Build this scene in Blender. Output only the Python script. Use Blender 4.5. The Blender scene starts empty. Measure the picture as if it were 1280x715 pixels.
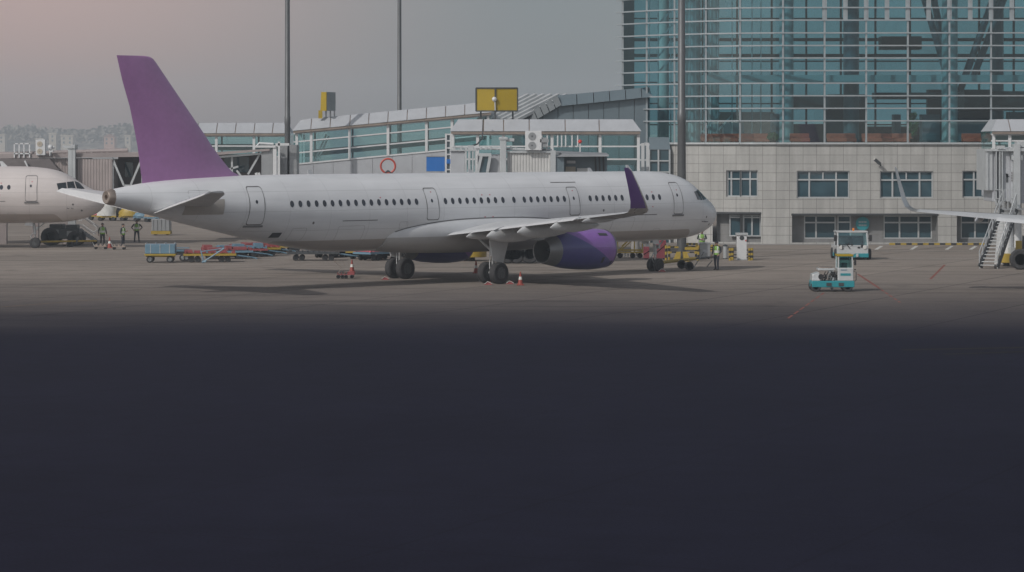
import bpy, bmesh, math, random
from mathutils import Vector, Matrix
import numpy as np
R = math.radians
random.seed(7)
scene = bpy.context.scene
COL = scene.collection

# ------------------------------------------------------------------ camera, sky, sun, exposure
CAM_H, FPX, HZ = 7.431, 3400.4, 182.5          # eye height (m), focal length and horizon row in 1280-px units
cam_d = bpy.data.cameras.new('camera'); cam = bpy.data.objects.new('camera', cam_d); COL.objects.link(cam)
cam.location = (0, 0, CAM_H); cam.rotation_euler = (R(90), 0, 0)
cam_d.sensor_width = 36; cam_d.lens = 36 * FPX / 1280; cam_d.shift_y = -(357.5 - HZ) / 1280
cam_d.clip_start = 0.5; cam_d.clip_end = 9000
scene.camera = cam

SUN_EL, SUN_AZ = 37.0, -137.0                    # azimuth from +Y clockwise: the sun stands left, a little behind the camera
SKY_STRENGTH, SUN_STRENGTH, EXPOSURE = 0.15, 3.2, -0.65
w = bpy.data.worlds.new('World'); scene.world = w; w.use_nodes = True
nt = w.node_tree; nt.nodes.clear()
out = nt.nodes.new('ShaderNodeOutputWorld'); bg = nt.nodes.new('ShaderNodeBackground')
sky = nt.nodes.new('ShaderNodeTexSky'); sky.sky_type = 'NISHITA'; sky.sun_disc = False
sky.sun_elevation = R(SUN_EL); sky.sun_rotation = R(SUN_AZ); sky.dust_density = 1.5; sky.air_density = 1.0; sky.ozone_density = 1
hs = nt.nodes.new('ShaderNodeHueSaturation'); hs.inputs['Saturation'].default_value = 0.3
nt.links.new(sky.outputs[0], hs.inputs['Color']); nt.links.new(hs.outputs[0], bg.inputs[0]); nt.links.new(bg.outputs[0], out.inputs[0])
bg.inputs[1].default_value = SKY_STRENGTH
# hazy glow in the sky on the sun's side
tc = nt.nodes.new('ShaderNodeTexCoord'); dp = nt.nodes.new('ShaderNodeVectorMath'); dp.operation = 'DOT_PRODUCT'
dp.inputs[1].default_value = (-1, 0, 0)
nt.links.new(tc.outputs['Generated'], dp.inputs[0])
mr = nt.nodes.new('ShaderNodeMapRange'); mr.inputs['From Min'].default_value = -0.02; mr.inputs['From Max'].default_value = 0.19
mr.inputs['To Min'].default_value = 0; mr.inputs['To Max'].default_value = 1; mr.interpolation_type = 'SMOOTHSTEP'
nt.links.new(dp.outputs['Value'], mr.inputs['Value'])
glow = nt.nodes.new('ShaderNodeMixRGB'); glow.blend_type = 'MULTIPLY'; glow.inputs['Fac'].default_value = 1
ramp = nt.nodes.new('ShaderNodeMixRGB'); ramp.inputs['Color1'].default_value = (0.47, 0.515, 0.55, 1); ramp.inputs['Color2'].default_value = (1.22, 0.83, 0.79, 1)
# sky ahead of the camera dimmed; unseen sky left brighter as added fill
dy = nt.nodes.new('ShaderNodeVectorMath'); dy.operation = 'DOT_PRODUCT'; dy.inputs[1].default_value = (0, 1, 0); nt.links.new(tc.outputs['Generated'], dy.inputs[0])
my = nt.nodes.new('ShaderNodeMapRange'); my.interpolation_type = 'SMOOTHSTEP'; my.inputs['From Min'].default_value = .62; my.inputs['From Max'].default_value = .94; nt.links.new(dy.outputs['Value'], my.inputs['Value'])
front = nt.nodes.new('ShaderNodeMixRGB'); front.inputs['Color1'].default_value = (1, 1, 1, 1)
nt.links.new(mr.outputs[0], ramp.inputs['Fac']); nt.links.new(hs.outputs[0], glow.inputs['Color1']); nt.links.new(my.outputs[0], front.inputs['Fac']); nt.links.new(ramp.outputs[0], front.inputs['Color2']); nt.links.new(front.outputs[0], glow.inputs['Color2'])
nt.links.new(glow.outputs[0], bg.inputs[0])

sd = bpy.data.lights.new('sun', 'SUN'); sd.energy = SUN_STRENGTH; sd.angle = R(0.55); sd.color = (1.0, 0.955, 0.90)
so = bpy.data.objects.new('sun', sd); COL.objects.link(so)
az = R(SUN_AZ); sdir = Vector((math.sin(az) * math.cos(R(SUN_EL)), math.cos(az) * math.cos(R(SUN_EL)), math.sin(R(SUN_EL))))
so.rotation_euler = sdir.to_track_quat('Z', 'Y').to_euler(); so.location = sdir * 100

scene.view_settings.view_transform = 'Standard'; scene.view_settings.look = 'None'
scene.view_settings.exposure = EXPOSURE; scene.view_settings.gamma = 1; scene.view_settings.use_curve_mapping = False
scene.render.engine = 'CYCLES'
cy = scene.cycles
cy.use_denoising = True; cy.max_bounces = 7; cy.transparent_max_bounces = 16; cy.volume_bounces = 1; cy.sample_clamp_indirect = 4

# ------------------------------------------------------------------ materials
M = {}
def nodes_of(name):
    m = bpy.data.materials.new(name); m.use_nodes = True
    t = m.node_tree; b = t.nodes['Principled BSDF']
    return m, t, b
def N(t, typ, **kw):
    n = t.nodes.new(typ)
    for k, v in kw.items():
        if k in n.inputs.keys(): n.inputs[k].default_value = v
        else: setattr(n, k, v)
    return n
def L(t, a, b): t.links.new(a, b)
def c4(c): return (c[0], c[1], c[2], 1)
def noise_mix(t, vec, col_socket_or_col, var, scale, detail=4):
    """colour multiplied by 1-var .. 1+var with noise"""
    n = N(t, 'ShaderNodeTexNoise', Scale=scale, Detail=detail); L(t, vec, n.inputs['Vector'])
    r = N(t, 'ShaderNodeMapRange'); r.inputs['From Min'].default_value = .25; r.inputs['From Max'].default_value = .75
    r.inputs['To Min'].default_value = 1 - var; r.inputs['To Max'].default_value = 1 + var; L(t, n.outputs[0], r.inputs['Value'])
    x = N(t, 'ShaderNodeMixRGB', blend_type='MULTIPLY', Fac=1.0)
    if isinstance(col_socket_or_col, tuple): x.inputs['Color1'].default_value = c4(col_socket_or_col)
    else: L(t, col_socket_or_col, x.inputs['Color1'])
    L(t, r.outputs[0], x.inputs['Color2'])
    return x.outputs[0]
def paint(key, col, rough=.5, metal=0, var=.10, scale=1.3, fine=.05, coat=0, bump=0):
    m, t, b = nodes_of(key)
    if key.startswith('marking') or key == 'concrete_plain': b.inputs['Specular IOR Level'].default_value = .03
    tcn = N(t, 'ShaderNodeTexCoord'); v = tcn.outputs['Object']
    c = noise_mix(t, v, tuple(col), var, scale); c = noise_mix(t, v, c, fine, scale * 9, 3)
    L(t, c, b.inputs['Base Color'])
    n = N(t, 'ShaderNodeTexNoise', Scale=scale * 3, Detail=3); L(t, v, n.inputs['Vector'])
    r = N(t, 'ShaderNodeMapRange'); r.inputs['To Min'].default_value = max(.03, rough - .12); r.inputs['To Max'].default_value = min(1, rough + .12)
    L(t, n.outputs[0], r.inputs['Value']); L(t, r.outputs[0], b.inputs['Roughness'])
    b.inputs['Metallic'].default_value = metal
    if coat: b.inputs['Coat Weight'].default_value = coat; b.inputs['Coat Roughness'].default_value = .12
    if bump:
        bn = N(t, 'ShaderNodeBump', Strength=bump, Distance=.02); L(t, n.outputs[0], bn.inputs['Height']); L(t, bn.outputs[0], b.inputs['Normal'])
    M[key] = m; return m

paint('white_panel', (.40, .415, .44), .45, var=.07)
paint('white_paint', (.60, .61, .62), .4, var=.06)
paint('grey_metal', (.30, .31, .32), .45, .3, var=.12)
paint('light_metal', (.48, .50, .51), .4, .3, var=.1)
paint('dark_metal', (.06, .065, .07), .5, .3, var=.2)
paint('steel', (.45, .45, .45), .28, .9, var=.1)
paint('pole_steel', (.125, .13, .135), .5, .5, var=.15, scale=.6)
paint('cladding_grey', (.135, .175, .20), .45, .2, var=.08, scale=.5)
paint('verge_grey', (.075, .09, .10), .5, .1, var=.08)
paint('rib_light', (.50, .52, .53), .45, .2)
paint('bridge_tan', (.30, .26, .255), .6, var=.12, scale=.7)
paint('bridge_dark', (.10, .085, .085), .6, var=.2)
paint('yellow', (  .36, .25, .032), .5, var=.14)
paint('sign_yellow', (.36, .25, .006), .5, var=.05)
paint('black', (.02, .02, .022), .5, var=.25)
paint('rim_metal', (.15, .155, .16), .4, .4, var=.15)
paint('rubber', (.035, .034, .036), .8, var=.25, scale=5)
paint('blue_sign', (.012, .14, .46), .5, var=.03)
paint('red_ring', (.46, .07, .045), .5, var=.08)
paint('cone_orange', (.28, .05, .035), .5, var=.1)
paint('cart_blue', (.125, .225, .30), .45, var=.15)
paint('cart_red', (.27, .062, .065), .5, var=.18)
paint('panel_red', (.60, .14, .17), .5, var=.15, scale=2)
paint('teal', (.02, .24, .28), .4, var=.08)
paint('vehicle_white', (.47, .49, .50), .3, var=.07, coat=.5)
paint('skin', (.36, .22, .16), .55, var=.05)
paint('hair', (.015, .012, .011), .6, var=.2)
paint('uniform_navy', (.018, .022, .035), .8, var=.2, scale=6)
paint('uniform_grey', (.05, .05, .055), .8, var=.2, scale=6)
paint('vest_green', (.20, .38, .07), .7, var=.12, scale=6)
paint('vest_stripe', (.62, .63, .60), .4, var=.05)
paint('canvas_white', (.55, .55, .53), .8, var=.2, scale=2)
paint('mixed_cargo', (.30, .22, .15), .8, var=.4, scale=2)
paint('floor_tile', (.30, .30, .29), .3, var=.1)
paint('interior_wall', (.45, .50, .50), .6, var=.05)
paint('seat_red', (.62, .13, .07), .6, var=.25, scale=2)
paint('plant_green', (.08, .16, .06), .7, var=.3, scale=5)
paint('concrete_plain', (.30, .29, .28), .8, var=.12)
paint('marking_white', (.55, .55, .53), .75, var=.25, scale=4, fine=.2)
paint('marking_yellow', (.026, .022, .0165), .75, var=.3, scale=3, fine=.2)  # near-black because the foreground darkness is put into this yellow too
paint('marking_faded', (.16, .12, .08), .8, var=.4, scale=3, fine=.3)
paint('mullion_metal', (.33, .365, .385), .4, .3, var=.1)
paint('marking_red', (.235, .095, .08), .75, var=.35, scale=3, fine=.3)
paint('engine_metal', (.25, .25, .255), .4, .45, var=.06, scale=1)
paint('exhaust_brown', (.38, .31, .265), .4, .7, var=.2)
paint('wing_grey', (.56, .57, .58), .38, .1, var=.08, scale=.8)
paint('elevator_white', (.66, .66, .66), .4, var=.06)
paint('wing_under', (.36, .36, .365), .45, .1, var=.1, scale=.8)
paint('fairing_tan', (.42, .39, .36), .5, .1, var=.08)
paint('leading_metal', (.46, .44, .42), .3, .6, var=.08)
paint('purple', (.13, .055, .24), .34, var=.06, coat=.3)
paint('purple_tail', (.42, .20, .43), .34, var=.09, scale=.5, coat=.35)
paint('hill_earth', (.25, .22, .19), .9, var=.3, scale=.05)  # paled: part of the distance haze is put into this colour
paint('house_wall', (.45, .40, .33), .8, var=.1)
paint('house_pink', (.45, .28, .22), .8, var=.1)
paint('house_roof', (.25, .13, .10), .8, var=.2)
paint('leaf', (.20, .18, .155), .8, var=.2, scale=.4)  # pale leaves: far haze partly put into the colour
paint('bark', (.10, .075, .05), .9, var=.2)
paint('lamp_glass', (.6, .6, .58), .2)
paint('beacon_orange', (.75, .22, .03), .3)
paint('red_lamp', (.6, .03, .02), .3)
paint('wood', (.30, .18, .09), .7, var=.2)
paint('outline_grey', (.13, .125, .125), .5, var=.1)
paint('sticker_red', (.5, .06, .10), .5)

def glass_mat(key, tint, refl=1.0, dark=.0, pane=0):
    m, t, b = nodes_of(key); t.nodes.remove(b)
    o = t.nodes['Material Output']
    tr = N(t, 'ShaderNodeBsdfTransparent'); tr.inputs[0].default_value = c4(tint)
    if pane:                                     # panes of slightly different batches
        ge = N(t, 'ShaderNodeNewGeometry'); pr = N(t, 'ShaderNodeMapRange'); pr.inputs['To Min'].default_value = 1 - pane; pr.inputs['To Max'].default_value = 1 + pane * .5; L(t, ge.outputs['Random Per Island'], pr.inputs['Value'])
        pm = N(t, 'ShaderNodeMixRGB', blend_type='MULTIPLY', Fac=1.0); pm.inputs['Color1'].default_value = c4(tint); L(t, pr.outputs[0], pm.inputs['Color2']); L(t, pm.outputs[0], tr.inputs[0])
    gl = N(t, 'ShaderNodeBsdfGlossy'); gl.inputs['Roughness'].default_value = .02; gl.inputs['Color'].default_value = (.85, .95, .97, 1)
    tcn = N(t, 'ShaderNodeTexCoord'); n = N(t, 'ShaderNodeTexNoise', Scale=.35, Detail=1); L(t, tcn.outputs['Object'], n.inputs['Vector'])
    bp = N(t, 'ShaderNodeBump', Strength=.02, Distance=.3); L(t, n.outputs[0], bp.inputs['Height']); L(t, bp.outputs[0], gl.inputs['Normal'])
    lw_ = N(t, 'ShaderNodeLayerWeight'); pw = N(t, 'ShaderNodeMath', operation='POWER'); pw.inputs[1].default_value = 5; L(t, lw_.outputs['Facing'], pw.inputs[0])
    fr = N(t, 'ShaderNodeMath', operation='MULTIPLY_ADD'); fr.inputs[1].default_value = .95; fr.inputs[2].default_value = .045; L(t, pw.outputs[0], fr.inputs[0])
    mu = N(t, 'ShaderNodeMath', operation='MULTIPLY'); mu.inputs[1].default_value = refl; L(t, fr.outputs[0], mu.inputs[0])
    mu2 = N(t, 'ShaderNodeMath', operation='ADD'); mu2.inputs[1].default_value = dark; mu2.use_clamp = True; L(t, mu.outputs[0], mu2.inputs[0])
    mx = N(t, 'ShaderNodeMixShader'); L(t, mu2.outputs[0], mx.inputs[0]); L(t, tr.outputs[0], mx.inputs[1]); L(t, gl.outputs[0], mx.inputs[2])
    L(t, mx.outputs[0], o.inputs['Surface']); M[key] = m
glass_mat('curtain_glass', (.34, .59, .66), 1.0, .0, .16)
glass_mat('clear_glass', (.66, .86, .87), 1.2, .02)
def dark_glass(key, col, rough=.06):
    m, t, b = nodes_of(key)
    tcn = N(t, 'ShaderNodeTexCoord'); c = noise_mix(t, tcn.outputs['Object'], tuple(col), .35, .6)
    L(t, c, b.inputs['Base Color']); b.inputs['Roughness'].default_value = rough
    b.inputs['Specular IOR Level'].default_value = .7
    n = N(t, 'ShaderNodeTexNoise', Scale=.5, Detail=1); L(t, tcn.outputs['Object'], n.inputs['Vector'])
    bp = N(t, 'ShaderNodeBump', Strength=.03, Distance=.3); L(t, n.outputs[0], bp.inputs['Height']); L(t, bp.outputs[0], b.inputs['Normal'])
    M[key] = m
dark_glass('window_glass', (.035, .075, .095))
dark_glass('cabin_glass', (.02, .025, .04), .15)
dark_glass('cockpit_glass', (.015, .02, .025), .05)

def fuselage_mat():
    m, t, b = nodes_of('fuselage_white')
    tcn = N(t, 'ShaderNodeTexCoord'); v = tcn.outputs['Object']
    sp = N(t, 'ShaderNodeSeparateXYZ'); L(t, v, sp.inputs[0])
    def mth(op, a, bb=None):
        n = N(t, 'ShaderNodeMath', operation=op)
        for i, q in enumerate((a, bb)):
            if q is None: continue
            if isinstance(q, (int, float)): n.inputs[i].default_value = q
            else: L(t, q, n.inputs[i])
        return n.outputs[0]
    # grey belly band with a rounded front end, white again along the bottom
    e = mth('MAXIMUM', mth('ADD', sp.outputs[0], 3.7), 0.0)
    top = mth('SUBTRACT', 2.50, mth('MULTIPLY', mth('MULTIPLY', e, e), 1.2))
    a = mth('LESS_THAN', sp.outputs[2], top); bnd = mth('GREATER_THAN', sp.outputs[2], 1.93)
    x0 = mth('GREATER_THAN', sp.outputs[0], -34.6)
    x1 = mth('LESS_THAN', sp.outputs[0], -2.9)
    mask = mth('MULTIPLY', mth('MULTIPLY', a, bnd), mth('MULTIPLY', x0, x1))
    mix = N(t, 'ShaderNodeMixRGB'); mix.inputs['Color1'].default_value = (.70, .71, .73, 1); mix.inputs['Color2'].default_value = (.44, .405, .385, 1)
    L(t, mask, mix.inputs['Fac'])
    # weathering: streaks along the airflow, faint skin panels
    mp = N(t, 'ShaderNodeMapping'); mp.inputs['Scale'].default_value = (.12, 1, 1.4); L(t, v, mp.inputs[0])
    c = noise_mix(t, mp.outputs[0], mix.outputs[0], .07, 2.2, 5); c = noise_mix(t, v, c, .05, .5)
    br = N(t, 'ShaderNodeTexBrick', Scale=1.0); br.offset = 0; br.inputs['Mortar Size'].default_value = .012
    br.inputs['Brick Width'].default_value = 2.65; br.inputs['Row Height'].default_value = 1.02
    br.inputs['Color1'].default_value = (1, 1, 1, 1); br.inputs['Color2'].default_value = (.975, .975, .975, 1); br.inputs['Mortar'].default_value = (.72, .72, .72, 1)
    cb = N(t, 'ShaderNodeCombineXYZ'); L(t, sp.outputs[0], cb.inputs[0]); L(t, sp.outputs[2], cb.inputs[1]); L(t, cb.outputs[0], br.inputs['Vector'])
    mm = N(t, 'ShaderNodeMixRGB', blend_type='MULTIPLY', Fac=.8); L(t, c, mm.inputs['Color1']); L(t, br.outputs[0], mm.inputs['Color2'])
    L(t, mm.outputs[0], b.inputs['Base Color']); b.inputs['Roughness'].default_value = .36
    b.inputs['Coat Weight'].default_value = .25; b.inputs['Coat Roughness'].default_value = .2
    M['fuselage'] = m
fuselage_mat()
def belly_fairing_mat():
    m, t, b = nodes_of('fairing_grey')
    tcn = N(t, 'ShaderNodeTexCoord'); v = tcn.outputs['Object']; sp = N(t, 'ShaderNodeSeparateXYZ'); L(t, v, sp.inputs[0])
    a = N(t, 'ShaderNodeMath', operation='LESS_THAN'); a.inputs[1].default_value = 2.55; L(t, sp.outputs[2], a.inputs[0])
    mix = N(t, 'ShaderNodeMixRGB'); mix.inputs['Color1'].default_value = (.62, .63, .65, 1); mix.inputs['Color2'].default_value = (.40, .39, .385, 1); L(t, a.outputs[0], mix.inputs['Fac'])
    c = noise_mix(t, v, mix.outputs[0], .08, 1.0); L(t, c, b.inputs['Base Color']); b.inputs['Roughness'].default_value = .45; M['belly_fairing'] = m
belly_fairing_mat()
def nacelle_mat():
    m, t, b = nodes_of('nacelle_purple')
    tcn = N(t, 'ShaderNodeTexCoord'); v = tcn.outputs['Object']
    d = N(t, 'ShaderNodeVectorMath', operation='DOT_PRODUCT'); d.inputs[1].default_value = (.55, 0, 1.0); L(t, v, d.inputs[0])
    g = N(t, 'ShaderNodeMath', operation='GREATER_THAN'); g.inputs[1].default_value = -7.55; L(t, d.outputs['Value'], g.inputs[0])
    mix = N(t, 'ShaderNodeMixRGB'); mix.inputs['Color1'].default_value = (.075, .07, .25, 1); mix.inputs['Color2'].default_value = (.24, .11, .40, 1); L(t, g.outputs[0], mix.inputs['Fac'])
    c = noise_mix(t, v, mix.outputs[0], .08, 1.5); L(t, c, b.inputs['Base Color']); b.inputs['Roughness'].default_value = .35
    b.inputs['Coat Weight'].default_value = .4; b.inputs['Coat Roughness'].default_value = .15; M['nacelle'] = m
nacelle_mat()
def stone_mat(key, bw, bh, col=(.40, .39, .375)):
    m, t, b = nodes_of(key)
    uv = N(t, 'ShaderNodeUVMap'); br = N(t, 'ShaderNodeTexBrick', Scale=1.0); br.offset = 0
    br.inputs['Brick Width'].default_value = bw; br.inputs['Row Height'].default_value = bh; br.inputs['Mortar Size'].default_value = .022
    br.inputs['Mortar Smooth'].default_value = .3; br.inputs['Bias'].default_value = 0
    br.inputs['Color1'].default_value = c4([x * 1.05 for x in col]); br.inputs['Color2'].default_value = c4([x * .93 for x in col]); br.inputs['Mortar'].default_value = (.18, .175, .165, 1)
    L(t, uv.outputs[0], br.inputs['Vector'])
    tcn = N(t, 'ShaderNodeTexCoord')
    mp = N(t, 'ShaderNodeMapping'); mp.inputs['Scale'].default_value = (1, 1, .10); L(t, tcn.outputs['Object'], mp.inputs[0])
    c = noise_mix(t, mp.outputs[0], br.outputs[0], .15, 2.2, 5); c = noise_mix(t, tcn.outputs['Object'], c, .06, 6)
    L(t, c, b.inputs['Base Color']); b.inputs['Roughness'].default_value = .6; M[key] = m
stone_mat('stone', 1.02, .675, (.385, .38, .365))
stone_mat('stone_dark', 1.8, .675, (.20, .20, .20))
def louvre_mat(key, col, pitch, axis=0):
    m, t, b = nodes_of(key)
    tcn = N(t, 'ShaderNodeTexCoord'); wv = N(t, 'ShaderNodeTexWave', Scale=1.0 / pitch * .5); wv.bands_direction = 'XYZ'[axis]
    L(t, tcn.outputs['Object'], wv.inputs['Vector'])
    mix = N(t, 'ShaderNodeMixRGB'); mix.inputs['Color1'].default_value = c4([x * .8 for x in col]); mix.inputs['Color2'].default_value = c4(col); L(t, wv.outputs[0], mix.inputs['Fac'])
    L(t, noise_mix(t, tcn.outputs['Object'], mix.outputs[0], .1, 1.2), b.inputs['Base Color']); b.inputs['Roughness'].default_value = .5
    bp = N(t, 'ShaderNodeBump', Strength=.5, Distance=.05); L(t, wv.outputs[0], bp.inputs['Height']); L(t, bp.outputs[0], b.inputs['Normal']); M[key] = m
louvre_mat('corrugated_white', (.55, .55, .54), .3)
louvre_mat('corrugated_tan', (.36, .31, .30), .35)

def ground_mat():
    m, t, b = nodes_of('apron_concrete')
    tcn = N(t, 'ShaderNodeTexCoord'); v = tcn.outputs['Object']
    mp = N(t, 'ShaderNodeMapping'); mp.inputs['Rotation'].default_value = (0, 0, R(24)); L(t, v, mp.inputs[0])
    br = N(t, 'ShaderNodeTexBrick', Scale=1.0); br.offset = 0; br.inputs['Brick Width'].default_value = 7.5; br.inputs['Row Height'].default_value = 7.5
    br.inputs['Mortar Size'].default_value = .07; br.inputs['Mortar Smooth'].default_value = .6
    br.inputs['Color1'].default_value = (.278, .242, .213, 1); br.inputs['Color2'].default_value = (.252, .220, .195, 1); br.inputs['Mortar'].default_value = (.10, .088, .08, 1)
    L(t, mp.outputs[0], br.inputs['Vector'])
    c = noise_mix(t, v, br.outputs[0], .16, .05, 6); c = noise_mix(t, v, c, .10, .6, 6); c = noise_mix(t, v, c, .12, 5, 4)
    # tyre and fluid streaks drawn out along the taxi direction
    ms = N(t, 'ShaderNodeMapping'); ms.inputs['Scale'].default_value = (.025, .55, 1); ms.inputs['Rotation'].default_value = (0, 0, R(-2)); L(t, v, ms.inputs[0])
    ns = N(t, 'ShaderNodeTexNoise', Scale=1.0, Detail=5); L(t, ms.outputs[0], ns.inputs['Vector'])
    rs = N(t, 'ShaderNodeMapRange'); rs.inputs['From Min'].default_value = .52; rs.inputs['From Max'].default_value = .72; rs.inputs['To Min'].default_value = 1; rs.inputs['To Max'].default_value = .62
    L(t, ns.outputs[0], rs.inputs['Value'])
    mm = N(t, 'ShaderNodeMixRGB', blend_type='MULTIPLY', Fac=1.0); L(t, c, mm.inputs['Color1']); L(t, rs.outputs[0], mm.inputs['Color2'])
    # oil spots
    no = N(t, 'ShaderNodeTexNoise', Scale=.28, Detail=3); L(t, v, no.inputs['Vector'])
    ro = N(t, 'ShaderNodeMapRange'); ro.inputs['From Min'].default_value = .64; ro.inputs['From Max'].default_value = .72; ro.inputs['To Min'].default_value = 1; ro.inputs['To Max'].default_value = .72
    L(t, no.outputs[0], ro.inputs['Value'])
    m2 = N(t, 'ShaderNodeMixRGB', blend_type='MULTIPLY', Fac=1.0); L(t, mm.outputs[0], m2.inputs['Color1']); L(t, ro.outputs[0], m2.inputs['Color2'])
    # the near apron's darkness is painted into the colour, fading out to plain concrete
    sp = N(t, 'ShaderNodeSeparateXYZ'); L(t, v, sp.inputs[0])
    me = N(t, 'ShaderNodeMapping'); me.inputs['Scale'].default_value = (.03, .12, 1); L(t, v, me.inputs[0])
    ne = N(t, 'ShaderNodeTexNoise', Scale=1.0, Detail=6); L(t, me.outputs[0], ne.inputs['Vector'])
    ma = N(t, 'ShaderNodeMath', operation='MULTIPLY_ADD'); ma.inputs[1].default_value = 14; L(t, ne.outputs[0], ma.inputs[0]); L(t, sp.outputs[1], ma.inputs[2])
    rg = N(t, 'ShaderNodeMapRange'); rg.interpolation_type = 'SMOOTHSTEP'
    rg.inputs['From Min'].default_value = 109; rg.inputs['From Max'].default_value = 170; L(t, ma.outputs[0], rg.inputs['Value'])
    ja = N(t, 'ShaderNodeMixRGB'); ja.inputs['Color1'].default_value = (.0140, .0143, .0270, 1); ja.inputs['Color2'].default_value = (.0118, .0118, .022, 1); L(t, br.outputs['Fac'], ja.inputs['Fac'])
    navy_fade = noise_mix(t, v, ja.outputs[0], .12, .12, 6); navy_fade = noise_mix(t, v, navy_fade, .12, .9, 6); navy_fade = noise_mix(t, v, navy_fade, .22, 12, 3)
    mx = N(t, 'ShaderNodeMixRGB'); L(t, rg.outputs[0], mx.inputs['Fac']); L(t, navy_fade, mx.inputs['Color1']); L(t, m2.outputs[0], mx.inputs['Color2'])
    L(t, mx.outputs[0], b.inputs['Base Color']); b.inputs['Roughness'].default_value = .85; b.inputs['Specular IOR Level'].default_value = .03
    bn = N(t, 'ShaderNodeTexNoise', Scale=9.0, Detail=4); L(t, v, bn.inputs['Vector'])
    bp = N(t, 'ShaderNodeBump', Strength=.25, Distance=.01); L(t, bn.outputs[0], bp.inputs['Height']); L(t, bp.outputs[0], b.inputs['Normal'])
    M['ground'] = m
ground_mat()

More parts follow.
